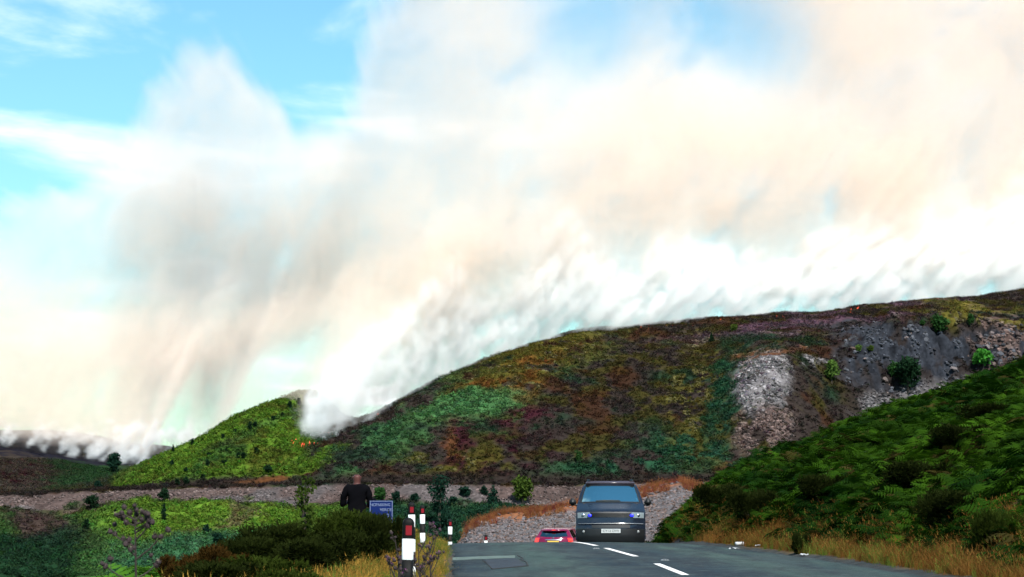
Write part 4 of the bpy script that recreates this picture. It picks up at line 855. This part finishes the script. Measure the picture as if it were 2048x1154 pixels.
# ================================================================== vehicles
def shell(F_, wz, zs, ylen, nx=17, roof=None):
    """body grown from level outlines: F_(x, z) front surface, wz(z) half width"""
    V, f, n = [], [], 0; us = [math.sin(math.pi / 2 * t) for t in np.linspace(-1, 1, nx)]
    for z in zs:
        w_ = wz(z); ring = [(u * w_, F_(u, z), z) for u in us]; yb = ylen - .02
        y0 = ring[-1][1]
        for t in (.1, .35, .65, .9): ring.append((w_, y0 + (yb - y0) * t, z))
        for u in us[::-1]: ring.append((u * w_ * .97, yb + .10 * (1 - abs(u) ** 3) - .1, z))
        for t in (.9, .65, .35, .1): ring.append((-w_, y0 + (yb - y0) * t, z))
        n = len(ring); V += ring
    for i in range(len(zs) - 1):
        for k in range(n): f.append((i * n + k, i * n + (k + 1) % n, (i + 1) * n + (k + 1) % n, (i + 1) * n + k))
    f.append(tuple(range(n))[::-1]); f.append(tuple((len(zs) - 1) * n + k for k in range(n)))
    return V, f
def patch(F_, wz, u0, u1, z0, z1, off=-.006, n=10, rows=8, top=None):
    """panel lying on the front surface; u0/u1 may be functions of z fraction"""
    V, f = [], []
    for j in range(rows + 1):
        t = j / rows
        for i in range(n + 1):
            s_ = i / n; a = u0(t) if callable(u0) else u0; b = u1(t) if callable(u1) else u1; u = a + (b - a) * s_
            lo = z0(u) if callable(z0) else z0; hi = z1(u) if callable(z1) else z1; z = lo + (hi - lo) * t
            V.append((u * wz(z), F_(u, z) + off, z))
    for j in range(rows):
        for i in range(n): f.append((j * (n + 1) + i, j * (n + 1) + i + 1, (j + 1) * (n + 1) + i + 1, (j + 1) * (n + 1) + i))
    return V, f
def wheel(parent, x, y, r, wd, out):
    wr = obj('wheel', None, parent, (x, y, r)) if False else None
    b = MB(); b.lathe([(r * .62, -wd / 2), (r * .93, -wd / 2), (r, -wd * .36), (r, wd * .36), (r * .93, wd / 2), (r * .62, wd / 2)], 28, axis='x'); t_ = b.build('wheel', M['tyre'], parent, True, (x, y, r))
    b = MB(); b.lathe([(.02, out * wd * .38), (r * .25, out * wd * .40), (r * .55, out * wd * .3), (r * .63, out * wd * .5)], 20, axis='x')
    for k in range(5): a = k * 1.2566; b.tube([(out * wd * .42, 0, 0), (out * wd * .44, math.cos(a) * r * .6, math.sin(a) * r * .6)], r * .07, 5)
    b.build('rim', M['metal'], t_, True)
# ---- the van
vf_z = [.20, .30, .45, .62, .74, .80, .93, 1.06, 1.11, 1.16, 1.24, 1.32, 1.385, 1.42, 1.60, 1.80, 1.88, 1.95]
vf_y = [.14, .06, .01, .0, .015, .045, .06, .09, .12, .20, .40, .60, .76, .80, .985, 1.20, 1.30, 1.46]
vw_z = [.2, .4, .8, 1.1, 1.3, 1.42, 1.65, 1.88, 1.95]; vw = [.90, .935, .95, .945, .925, .895, .83, .75, .68]
def vW(z): return float(np.interp(z, vw_z, vw))
def vF(u, z): return float(np.interp(z, vf_z, vf_y)) + .30 * abs(u) ** 3.2 * (1 - .45 * float(sstep(1.1, 1.5, z))) + .03 * u * u
VY, VX = 56.0, at(1222, 1090, 56).x
van = empty('van', (VX, VY, float(rz(VY)) + .035 + .0)); van.rotation_euler = (R(-3.2), 0, R(-2.0))
van.location.z = at(1222, 954, VY).z - 2.03
tag(van, 'dark grey camper van with blue grille lights driving towards the camera over the crest', 'van')
def hollow(V, f):                                    # leave the windscreen opening clear
    g_ = []
    for q in f:
        c_ = sum((Vector(V[i]) for i in q), Vector()) / len(q)
        if 1.42 < c_.z < 1.87 and c_.y < 1.45 and abs(c_.x) < vW(c_.z) * .86: continue
        g_.append(q)
    return g_
V, f = shell(vF, vW, [.2, .26, .34, .42, .5, .58, .66, .72, .77, .81, .87, .93, 1.0, 1.06, 1.09, 1.12, 1.15, 1.19, 1.24, 1.29, 1.34, 1.385, 1.41, 1.425, 1.5, 1.58, 1.66, 1.74, 1.82, 1.865, 1.90, 1.93, 1.95], 4.9, 25)
f = [q for q in hollow(V, f) if len(q) < 10 or True]; bb = MB(); bb.add(V, f); body = bb.build('body', M['vanpaint'], van, True)
def vpart(nm, m, parent, *a, smooth=True, **k):
    V, f = patch(vF, vW, *a, **k); b = MB(); b.add(V, f); return b.build(nm, M[m] if isinstance(m, str) else m, parent, smooth)
ws = vpart('windscreen', 'screen', van, -.90, .90, 1.405, 1.885, off=-.008)
vpart('windscreen_surround', 'trim', van, -.93, .93, 1.385, 1.413, off=-.014, rows=2); vpart('windscreen_surround', 'trim', van, -.93, .93, 1.877, 1.90, off=-.014, rows=2)
for sg in (-1, 1):
    vpart('pillar_trim', 'trim', van, sg * .88, sg * .93, 1.41, 1.88, off=-.013, n=2)
    wp = MB(); pts = [(sg * .0 + .1 * sg, 1.43), (sg * .35, 1.45), (sg * .62, 1.445)]
    wp.tube([(u * vW(z), vF(u, z) - .025, z) for u, z in [(sg * .1 - .35, 1.43), (sg * .1 - .1, 1.445), (sg * .1 + .2, 1.435)]], .012, 5); wp.build('wiper', M['trim'], van)
inn = MB(); inn.box((0, 1.05, 1.33), (1.5, .5, .08)); inn.box((0, 2.6, 1.3), (1.5, .08, 1.1)); inn.build('dashboard', M['board'], van)
for sg in (-1, 1):
    st_ = MB(); st_.box((sg * .4, 1.95, 1.25), (.46, .14, .7)); st_.box((sg * .4, 1.95, 1.70), (.24, .1, .18)); st_.build('front_seat', M['board'], van)
# sun-visor band and headlining
hl = MB(); hl.box((0, 2.2, 1.885), (1.3, 1.4, .02)); hl.build('headlining', mat('headlining', (.35, .36, .35), .9), van)
vpart('bonnet_seam', 'trim', van, -.9, .9, 1.085, 1.098, off=-.004, rows=1)
for sg in (-1, 1):                                   # creases pressed into the bonnet
    cb = MB(); cb.tube([(sg * (.56 + .12 * t) * vW(1.13 + .24 * t), vF(sg * .6, 1.13 + .24 * t) - .003, 1.13 + .24 * t) for t in (0, .25, .5, .75, 1)], .010, 5); cb.build('bonnet_crease', M['vanpaint'], van)
gr = vpart('grille', 'trim', van, -.60, .60, .945, 1.078, off=-.006)
for z in (.965, .995, 1.025, 1.055):
    V, f = patch(vF, vW, -.59, .59, z - .006, z + .006, off=-.018, rows=1); b = MB(); b.add(V, f); b.build('grille_bar', M['black'], gr)
for sg in (-1, 1):
    hl_ = vpart('headlight', 'lampglass', van, (lambda t, sg=sg: sg * (.60 - .0 * t)), (lambda t, sg=sg: sg * .955), .935, 1.085, off=-.012)
    rf = MB(); x0 = sg * .78; rf.lathe([(.001, 0), (.05, .01), (.056, .03)], 12, axis='x'); o = rf.build('lamp_reflector', M['chrome'], hl_, True, (x0 * vW(1), vF(.78, 1) - .03, 1.01), (0, 0, R(90)))
    bl = MB(); bl.lathe([(.001, -.022), (.045, -.018), (.055, 0), (.05, .014), (.001, .02)], 14, axis='x'); o = bl.build('blue_light', M['blue'], van, True, (sg * .60 * vW(1), vF(.6, 1.0) - .03, 1.0), (0, 0, R(90))); o.scale = (.8, .95, .72)
    lb = MB(); lb.lathe([(.058, -.01), (.066, -.012), (.066, .02), (.058, .02)], 14, axis='x'); lb.build('lamp_housing', M['trim'], o, True)
    fg = MB(); fg.lathe([(.001, -.01), (.035, -.008), (.045, .004), (.045, .02)], 12, axis='x'); fg.build('fog_light', M['metal'], van, True, (sg * .78 * vW(.56), vF(.78, .56) - .012, .56), (0, 0, R(90)))
vpart('bumper_trim', 'vanpaint', van, -.97, .97, .76, .90, off=-.035)
vpart('bumper_strip', 'metal', van, -.93, .93, .775, .785, off=-.043, rows=1)
vpart('lower_intake', 'trim', van, -.55, .55, .66, .74, off=-.01); vpart('lower_bumper', 'trim', van, -.98, .98, .26, .64, off=-.012)
pl = MB(); pl.box((0, vF(0, .57) - .03, .575), (.52, .012, .111)); plo = pl.build('number_plate', M['plate'], van)
text('CY12 DVV', .088, M['ink'], plo, (0, vF(0, .57) - .038, .575), sx=1.12)
rt = MB()                                            # elevating roof lid
rv = [(-.70, 1.36, 1.925), (.70, 1.36, 1.925), (.70, 4.7, 1.945), (-.70, 4.7, 1.945), (-.665, 1.47, 2.02), (.665, 1.47, 2.02), (.66, 4.6, 2.045), (-.66, 4.6, 2.045)]
bm = bmesh.new(); vs = [bm.verts.new(v) for v in rv]
for q in [(0, 3, 2, 1), (4, 5, 6, 7), (0, 1, 5, 4), (1, 2, 6, 5), (2, 3, 7, 6), (3, 0, 4, 7)]: bm.faces.new([vs[i] for i in q])
bmesh.ops.bevel(bm, geom=list(bm.edges), offset=.03, segments=3, affect='EDGES'); rm = bpy.data.meshes.new('roof_lid'); bm.to_mesh(rm); bm.free(); rm.materials.append(mat('roof_paint', (.05, .044, .058), .25, spec=.4)); rm.polygons.foreach_set('use_smooth', [True] * len(rm.polygons)); obj('roof_lid', rm, van)
for sg in (-1, 1):
    rb = MB(); rb.box((sg * .60, 1.62, 2.045), (.09, .3, .03)); rb.build('roof_bracket', M['vanpaint'], van)
    bm = bmesh.new(); bmesh.ops.create_cube(bm, size=1); bmesh.ops.scale(bm, vec=(.185, .12, .205), verts=bm.verts); bmesh.ops.bevel(bm, geom=list(bm.edges), offset=.045, segments=3, affect='EDGES')
    mm = bpy.data.meshes.new('wing_mirror'); bm.to_mesh(mm); bm.free(); mm.materials.append(M['trim']); mm.polygons.foreach_set('use_smooth', [True] * len(mm.polygons)); mo = obj('wing_mirror', mm, van, (sg * 1.04, 1.06, 1.41))
    ar = MB(); ar.tube([(-sg * .07, 0, -.07), (-sg * .19, .03, -.08)], .028, 6); ar.build('mirror_arm', M['trim'], mo)
    # side glazing, doors and wheels
    sd = MB(); xw = lambda z: sg * (vW(z) + .004)
    for (y0, y1) in ((1.55, 2.35), (2.5, 3.6), (3.72, 4.75)):
        g_ = MB(); zz = [1.42, 1.6, 1.82]; V = [(xw(z), y, z) for z in zz for y in (y0 + (z - 1.42) * (.5 if y0 < 2 else 0), y1)]; g_.add(V, [(0, 1, 3, 2), (2, 3, 5, 4)]); g_.build('side_window', M['rearglass'], van)
    wheel(van, sg * .80, .95, .335, .23, sg); wheel(van, sg * .80, 3.95, .335, .23, sg)
    ah = MB()                                        # wheel arch lip
    ah.tube([(sg * (vW(.6) - .005), .95 + .41 * math.cos(a), .335 + .41 * math.sin(a)) for a in np.linspace(.1, math.pi - .1, 12)], .022, 5); ah.build('wheel_arch', M['vanpaint'], van)
sk = MB(); sk.box((.7, 1.1, 1.46), (.1, .004, .1)); 
st = vpart('tax_disc', 'plate', van, .80, .88, 1.44, 1.52, off=-.003, n=2, rows=2); vpart('dash_paper', 'plate', van, -.09, .03, 1.43, 1.442, off=.02, n=2, rows=1)
# driver behind the windscreen (right-hand drive: image left)
drv = person((0, 0, 0), 0, [((0, 0, 0), (-.27, -.16, 1.16), (-.14, -.38, 1.24)), ((0, 0, 0), (.27, -.16, 1.16), (.14, -.38, 1.24))], 'driver seen dimly through the van windscreen, image left', True)
drv.location = van.matrix_basis @ Vector((-.40, 1.75, .08)); drv.scale = (.98,) * 3
# ---- the red hatchback, seen from behind
cf_z = [.20, .35, .5, .7, .78, .86, .95, 1.06, 1.10, 1.2, 1.34, 1.40, 1.44, 1.47]; cf_y = [.16, .05, .0, .0, .05, .07, .08, .12, .16, .28, .43, .42, .55, .9]
cw_z = [.2, .4, .7, .9, 1.02, 1.15, 1.3, 1.42, 1.47]; cw = [.84, .885, .90, .885, .85, .77, .69, .62, .52]
def cW(z): return float(np.interp(z, cw_z, cw))
def cF(u, z): return float(np.interp(z, cf_z, cf_y)) + .30 * abs(u) ** 2.8 + .02 * u * u
CY_ = 93.0; car = empty('hatchback_car', (at(1106, 1080, CY_).x, CY_, at(1106, 1057, CY_).z - 1.475), R(-7)); tag(car, 'magenta-red hatchback driving away, half sunk behind the road crest', 'car')
V, f = shell(cF, cW, [.2, .28, .36, .44, .52, .6, .68, .74, .79, .84, .9, .96, 1.02, 1.06, 1.09, 1.14, 1.2, 1.26, 1.32, 1.36, 1.395, 1.42, 1.445, 1.47], 4.2, 25)
b = MB(); b.add(V, f); b.build('body', M['carpaint'], car, True)
def cpart(nm, m, parent, *a, **k):
    V, f = patch(cF, cW, *a, **k); b = MB(); b.add(V, f); return b.build(nm, M[m], parent, True)
cpart('rear_window', 'rearglass', car, -.80, .80, lambda u: 1.085 + .05 * abs(u) ** 2, 1.335, off=-.008)
sp = cpart('roof_spoiler', 'carpaint', car, -.92, .92, 1.36, 1.43, off=-.10, rows=4)
cpart('brake_light', 'tail', car, -.14, .14, 1.385, 1.41, off=-.11, rows=2)
for sg in (-1, 1):
    cpart('tail_light', 'tail', car, sg * .76, sg * .985, lambda u: .76 + .12 * (1 - (abs(u) - .76) / .225), 1.05, off=-.012)
    for (y0, y1) in ((.75, 1.55), (1.65, 2.5)):
        g_ = MB(); zz = [1.05, 1.2, 1.38]; V = [(sg * (cW(z) + .005), y, z) for z in zz for y in (y0 + (z - 1.05) * (.3 if y0 < 1 else 0), y1 - (z - 1.05) * (.3 if y0 > 1 else 0))]; g_.add(V, [(0, 1, 3, 2), (2, 3, 5, 4)]); g_.build('side_window', M['rearglass'], car)
    wheel(car, sg * .76, .85, .31, .2, sg); wheel(car, sg * .76, 3.4, .31, .2, sg)
    mm = MB(); mm.box((sg * .98, 2.75, 1.05), (.16, .1, .12)); mm.build('wing_mirror', M['carpaint'], car)
cpart('chrome_strip', 'chrome', car, -.42, .42, .955, .985, off=-.02, rows=2)
em = MB()
for (a, b_) in (((0, .06), (.04, 0)), ((.04, 0), (0, -.06)), ((0, -.06), (-.04, 0)), ((-.04, 0), (0, .06))): em.tube([(a[0], -.03, a[1]), (b_[0], -.03, b_[1])], .012, 4)
em.build('emblem', M['chrome'], car, loc=(0, cF(0, 1.02), 1.025))
pl = MB(); pl.box((0, cF(0, .86) - .012, .87), (.52, .012, .11)); pl.build('number_plate', M['yplate'], car)
an = MB(); an.tube([(0, .75, 1.46), (0, .62, 1.60)], [.012, .006], 5); an.build('aerial', M['trim'], car)

# ================================================================== litter
def on_ground(px, py):
    for yy in np.arange(24, 62, .05):
        p = at(px, py, yy); gz_ = max(float(znear(p.x, yy)), road_z(p.x, yy) if rl(yy) < p.x < rr(yy) else -9)
        if p.z <= gz_: break
    return Vector((p.x, yy, gz_))
p = on_ground(1481, 1091); bt = empty('plastic_bottle', p + Vector((0, 0, .04)), .5)
b = MB(); b.lathe([(.001, -.13), (.042, -.125), (.045, -.03), (.038, 0), (.045, .03), (.042, .08), (.018, .12), (.016, .14)], 10, axis='x'); b.build('bottle_body', M['litter'], bt, True)
b = MB(); b.lathe([(.018, .14), (.018, .16), (.001, .16)], 8, axis='x'); b.build('cap', M['redrefl'], bt, True); tag(bt, 'white plastic bottle lying on the right verge', 'bottle')
def crumple(px, py, sx_, sy_, label):
    p = on_ground(px, py); r = random.Random(px); V = [((i / 5 - .5) * sx_, (j / 3 - .5) * sy_, .02 + r.uniform(0, .035)) for j in range(4) for i in range(6)]; f = [(j * 6 + i, j * 6 + i + 1, (j + 1) * 6 + i + 1, (j + 1) * 6 + i) for j in range(3) for i in range(5)]
    me = mesh('litter', V, f, M['litter']); o = obj('litter', me, None, p, (0, 0, r.uniform(-.4, .4))); s_ = o.modifiers.new('t', 'SOLIDIFY'); s_.thickness = .006; return tag(o, label, 'litter')
crumple(1468, 1100, .16, .2, 'flat white scrap lying on the right edge of the asphalt'); crumple(1516, 1094, .1, .1, 'small pale scrap in the grass right of the white bottle'); crumple(1330, 1079, .07, .08, 'pale scrap at the verge just right of the van')
crumple(1608, 1114, .14, .12, 'pale broken scraps beside the small dark plant at the asphalt edge')

# ================================================================== fire and smoke
RX = [-300, 0, 200, 300, 400, 500, 560, 585, 620, 700, 800, 900, 1000, 1150, 1300, 1420, 1600, 1750, 1900, 2048, 2400]
fire_px = [(583, 880), (590, 888), (600, 890), (612, 892), (625, 888), (660, 868), (690, 855), (720, 838), (745, 828), (765, 815), (1150, 664), (1165, 661), (1230, 655), (1290, 654), (1340, 652), (1380, 650), (1440, 640), (1560, 634), (1700, 626), (1712, 618), (1880, 600), (290, 925), (272, 938)]
fl = MB(); r = random.Random(3)
for (px_, py_) in fire_px:
    for j in range(4):
        q = hit(px_ + r.uniform(-12, 12), py_ + r.uniform(-1, 4)); hgt = r.uniform(.25, .75); a = r.uniform(0, 3.14); wv = r.uniform(.08, .2)
        v = []; lean = r.uniform(.1, .5)
        for z, k in ((0, .7), (.35, 1), (.7, .5), (1, .02)):
            for t in range(5): v.append((q.x + lean * z * hgt + wv * k * math.cos(a + t * 1.2566), q.y + wv * k * math.sin(a + t * 1.2566), q.z - .1 + hgt * z))
        fl.add(v, [(i * 5 + t, i * 5 + (t + 1) % 5, (i + 1) * 5 + (t + 1) % 5, (i + 1) * 5 + t) for i in range(3) for t in range(5)])
tag(fl.build('flames', M['flame']), 'low red flames along the burning edge of the heather', 'fire', kind='stuff')

# depth of the burning ground, column by column, and where the smoke starts above it
BX = [-500, 0, 100, 200, 290, 340, 430, 500, 545, 575, 600, 640, 700, 760, 800, 900, 1000, 1150, 1300, 1420, 1600, 1750, 1900, 2048, 2600]
BYd = [680, 665, 655, 640, 600, 565, 512, 492, 483, 470, 464, 464, 468, 476, 483, 498, 512, 530, 540, 548, 559, 569, 578, 586, 604]
BPY = [890, 892, 905, 915, 930, 905, 870, 850, 860, 878, 890, 884, 858, 826, 804, 750, 706, 662, 652, 642, 632, 616, 602, 586, 565]
TOPX = [-500, -100, 0, 60, 150, 220, 280, 310, 330, 370, 440, 490, 530, 570, 600, 630, 670, 700, 730, 745, 740, 770, 2600]
TX = [-500, -100, 0, 100, 200, 260, 300, 325, 350, 390, 440, 480, 510, 540, 580, 610, 640, 675, 710, 735, 755, 775, 800, 900, 2600]
TY = [430, 430, 430, 400, 370, 330, 270, 225, 180, 140, 118, 132, 165, 195, 225, 262, 275, 250, 215, 150, 80, 0, -90, -260, -260]
gx, gz_ = np.arange(-215, 245, 1.0), np.arange(-12, 215, 1.0); GX, GZ = np.meshgrid(gx, gz_, indexing='ij')
D = np.full(GX.shape, 580.0)
for _ in range(6):
    ppx = CX + F * GX / D; lean = ppx - np.clip((np.interp(ppx, BX, BPY) - (990 - F * (GZ - CZ) / D)) * .5, 0, 150); D0 = np.interp(lean, BX, BYd); base = CZ + D0 * slope_of(np.interp(lean, BX, BPY)); D = D0 + np.clip(GZ - base, 0, 200) * .22
ppx, ppy = project(GX, D, GZ)
hab = GZ - base
D0r = D0.copy(); D0 = D0 + (gauss(D0, 11) - D0) * sstep(8, 45, hab)          # height above the burning ground
top = np.interp(ppx + (fbm(GX / 8, GZ / 8, 5, 301, .65) - .5) * 110, TX, TY) + (fbm(GX / 8, GZ / 8, 5, 302, .65) - .5) * 110
edge = sstep(-6, 30, ppy - top) * sstep(-2.0, 1.5, hab)
def gb(cx, cy_, rx, ry, ang=0): return blob(ppx, ppy, cx, cy_, rx, ry, ang, .8)
dens = np.ones(GX.shape)
dens *= 1 - .80 * gb(1180, 70, 130, 120, 0); dens *= 1 - .86 * gb(1480, 90, 150, 110, -30); dens *= 1 - .7 * gb(1260, -10, 220, 70)
dens *= 1 - .5 * gb(560, 715, 110, 38, 20); dens *= 1 - .45 * gb(120, 560, 160, 120, 20); dens *= 1 - .45 * gb(60, 480, 120, 60)
dens *= 1 - .4 * gb(430, 600, 120, 60, 20); dens *= 1 - .4 * gb(520, 330, 110, 80); dens *= .75 + .25 * sstep(180, 760, ppx)
for q in ((1010, 545, 90, 60), (880, 530, 60, 60), (1160, 370, 90, 70), (1430, 450, 110, 50), (1830, 470, 150, 60), (1990, 540, 80, 50), (1780, 330, 120, 60)): dens *= 1 + .25 * gb(*q)
dens *= 1 - .6 * (1 - sstep(200, 620, ppy)) * (1 - sstep(700, 1500, ppx))         # thinning out high on the left
leftb = 1 - sstep(280, 350, ppx)
dens *= 1 - .97 * leftb * (1 - sstep(1, 9, hab))          # torn and thin over the burnt slope on the left
dens *= 1 + .8 * gb(470, 745, 160, 110); dens *= 1 - .32 * sstep(1450, 1850, ppx) * (1 - sstep(200, 480, ppy))
dens *= 1 - .12 * sstep(850, 1500, ppx) * sstep(120, 330, ppy)
half = np.maximum(np.minimum(5 + np.clip(hab, 0, 140) * .2, 24), 10 * leftb)
dens *= 1 - .65 * (1 - leftb) * (1 - sstep(6, 34, hab))
NGZ = float(len(gz_))
def smoke(name, maps, vmin, vmax, res, label, density, color, absorb, aniso, recipe):
    sm = bpy.data.meshes.new(name); sm.vertices.add(GX.size); sm.vertices.foreach_set('co', np.stack([GX, D, GZ], -1).astype(np.float32).ravel())
    for nm, dat in maps.items():
        a = sm.attributes.new(nm, 'FLOAT', 'POINT'); a.data.foreach_set('value', dat.astype(np.float32).ravel())
    so = obj(name, sm); tag(so, label, 'smoke', kind='stuff')
    t = bpy.data.node_groups.new(name, 'GeometryNodeTree'); t.interface.new_socket('Geometry', in_out='INPUT', socket_type='NodeSocketGeometry'); t.interface.new_socket('Geometry', in_out='OUTPUT', socket_type='NodeSocketGeometry')
    N = t.nodes; K = t.links.new; gi, go = N.new('NodeGroupInput'), N.new('NodeGroupOutput'); vc_ = N.new('GeometryNodeVolumeCube'); sma = N.new('GeometryNodeSetMaterial'); pos = N.new('GeometryNodeInputPosition')
    vc_.inputs['Min'].default_value = vmin; vc_.inputs['Max'].default_value = vmax
    for k_, v_ in zip('XYZ', res): vc_.inputs['Resolution ' + k_].default_value = v_
    def mth(op, a, b=None, c_=None, clamp=False):
        n = N.new('ShaderNodeMath'); n.operation = op; n.use_clamp = clamp
        for i, v in enumerate((a, b, c_)):
            if v is None: continue
            if isinstance(v, (int, float)): n.inputs[i].default_value = v
            else: K(v, n.inputs[i])
        return n.outputs[0]
    sp = N.new('ShaderNodeSeparateXYZ'); K(pos.outputs[0], sp.inputs[0]); px_, py_, pz_ = sp.outputs
    ix = mth('ROUND', mth('SUBTRACT', px_, float(gx[0]))); iz = mth('ROUND', mth('SUBTRACT', pz_, float(gz_[0]))); idx = mth('MULTIPLY_ADD', ix, NGZ, iz)
    def samp(nm):
        s_ = N.new('GeometryNodeSampleIndex'); s_.data_type = 'FLOAT'; s_.domain = 'POINT'; s_.clamp = True; na = N.new('GeometryNodeInputNamedAttribute'); na.data_type = 'FLOAT'; na.inputs['Name'].default_value = nm
        K(gi.outputs[0], s_.inputs['Geometry']); K(na.outputs['Attribute'], s_.inputs['Value']); K(idx, s_.inputs['Index']); return s_.outputs[0]
    def noise3(scale, detail, rough, sx_=1, sy_=1, sz_=1, shear=0, dist=0):
        n = N.new('ShaderNodeTexNoise'); n.inputs['Scale'].default_value = scale; n.inputs['Detail'].default_value = detail; n.inputs['Roughness'].default_value = rough; n.inputs['Distortion'].default_value = dist
        cb = N.new('ShaderNodeCombineXYZ'); K(mth('MULTIPLY', mth('SUBTRACT', px_, mth('MULTIPLY', pz_, shear)), sx_), cb.inputs[0]); K(mth('MULTIPLY', py_, sy_), cb.inputs[1]); K(mth('MULTIPLY', pz_, sz_), cb.inputs[2]); K(cb.outputs[0], n.inputs['Vector']); return n.outputs[0]
    def puffs(scale, detail, shear):                   # rounded billows
        n = N.new('ShaderNodeTexVoronoi'); n.feature = 'F1'; n.normalize = True; n.inputs['Scale'].default_value = scale; n.inputs['Detail'].default_value = detail; n.inputs['Roughness'].default_value = .55
        wn = N.new('ShaderNodeTexNoise'); wn.inputs['Scale'].default_value = scale * 1.3; wn.inputs['Detail'].default_value = 2; K(pos.outputs[0], wn.inputs['Vector'])
        cb = N.new('ShaderNodeCombineXYZ'); K(mth('SUBTRACT', px_, mth('MULTIPLY', pz_, shear)), cb.inputs[0]); K(py_, cb.inputs[1]); K(pz_, cb.inputs[2])
        ad = N.new('ShaderNodeVectorMath'); ad.operation = 'MULTIPLY_ADD'; K(wn.outputs['Color'], ad.inputs[0]); ad.inputs[1].default_value = (.7 / scale,) * 3; K(cb.outputs[0], ad.inputs[2]); K(ad.outputs[0], n.inputs['Vector'])
        return mth('SUBTRACT', 1.0, n.outputs['Distance'])
    def ramp(x, a, b):
        mr = N.new('ShaderNodeMapRange'); mr.interpolation_type = 'SMOOTHSTEP'; mr.inputs[1].default_value = a; mr.inputs[2].default_value = b; K(x, mr.inputs[0]); return mr.outputs[0]
    q = mth('DIVIDE', mth('ABSOLUTE', mth('SUBTRACT', py_, samp('depth'))), samp('half')); env = mth('SUBTRACT', 1.0, mth('MULTIPLY', q, q))
    K(mth('MULTIPLY', recipe(mth, samp, noise3, ramp, env, puffs), mth('GREATER_THAN', env, 0.0)), vc_.inputs['Density']); K(vc_.outputs[0], sma.inputs[0]); K(sma.outputs[0], go.inputs[0])
    vm = bpy.data.materials.new(name); vm.use_nodes = True; n_ = vm.node_tree.nodes; n_.clear(); mo = n_.new('ShaderNodeOutputMaterial'); pv = n_.new('ShaderNodeVolumePrincipled'); vm.node_tree.links.new(pv.outputs[0], mo.inputs['Volume'])
    pv.inputs['Density'].default_value = density; pv.inputs['Color'].default_value = (*color, 1); pv.inputs['Absorption Color'].default_value = (*absorb, 1); pv.inputs['Anisotropy'].default_value = aniso
    sma.inputs['Material'].default_value = vm; so.modifiers.new(name, 'NODES').node_group = t
    return so
# the high, spread-out smoke: soft and warm
def veil(mth, samp, noise3, ramp, env, puffs):
    big = noise3(.032, 6, .68, shear=.65, dist=.2); d = mth('ADD', mth('MULTIPLY', env, .5), mth('ADD', mth('MULTIPLY', mth('SUBTRACT', big, .5), 2.0), mth('MULTIPLY', mth('SUBTRACT', puffs(.035, 1.0, .5), .66), 2.6)))
    return mth('MULTIPLY', mth('MULTIPLY', mth('MULTIPLY_ADD', ramp(d, .10, .28), .80, .20), samp('amount')), mth('DIVIDE', 18.0, mth('MAXIMUM', samp('half'), 12.0)))
smoke('high_smoke', dict(amount=edge * dens, depth=D0 + 5 + np.clip(hab, 0, 200) * .05, half=half), (-213, 452, -11), (243, 720, 213), (300, 92, 156),
      'soft peach-tinted wildfire smoke spreading high over the hills', .066, (.986, .878, .785), (0, 0, 0), .0, veil)
# fresh white smoke rolling off the fire line, leaning with the wind
pn = np.interp(GX, np.arange(-300, 300, 1.0), fbm(np.arange(-300, 300, 1.0) / 14, 0 * np.arange(600.), 3, 311))
h0 = np.interp(lean, [-500, 0, 250, 330, 545, 575, 620, 700, 800, 1000, 1200, 1500, 2600], [7, 8, 11, 9, 3, 16, 22, 26, 28, 28, 28, 28, 26]) * (.45 + 1.1 * pn)
am = (1 - sstep(h0 * .45, h0 * 1.05, hab + (fbm(GX / 3.5, GZ / 3.5, 3, 312) - .5) * 7)) * sstep(-1.5, .6, hab) * np.interp(lean + (fbm(GX / 4, GZ / 4, 3, 313) - .5) * 60, [-500, 200, 320, 345, 555, 590, 2600], [1.1, 1.1, 1.2, 0, 0, 1, 1]) * (1 - .3 * gb(680, 790, 150, 90))
def fresh(mth, samp, noise3, ramp, env, puffs):
    low = mth('SUBTRACT', 1, mth('DIVIDE', samp('height'), 6.0, clamp=True), clamp=True)
    bil = noise3(.15, 5, .66, 1, 1, .68, shear=.9, dist=.3); wis = noise3(.30, 3, .6, 1, .6, .32, shear=.95)
    nz = mth('ADD', mth('MULTIPLY', bil, mth('SUBTRACT', 1, mth('MULTIPLY', low, .7))), mth('MULTIPLY', wis, mth('MULTIPLY', low, .7)))
    d = mth('ADD', mth('ADD', mth('MULTIPLY', env, .5), samp('bias')), mth('ADD', mth('MULTIPLY', mth('SUBTRACT', nz, .5), 2.4), mth('MULTIPLY', mth('SUBTRACT', puffs(.14, 1.0, .9), .66), 2.2)))
    return mth('MULTIPLY', ramp(d, .1, .36), samp('amount'))
smoke('fresh_smoke', dict(amount=am, depth=D0r + 2.5 + np.clip(hab, 0, 60) * .1, half=4 + np.clip(hab, 0, 60) * .25, height=hab, bias=np.where(lean < 345, -.22, .0) - .24 * (1 - sstep(0, 7, hab))), (-182, 452, -8), (205, 700, 105), (460, 76, 124),
      'bright white smoke rolling off the line of burning heather', .30, (.88, .95, 1), (1, 1, 1), .0, fresh)
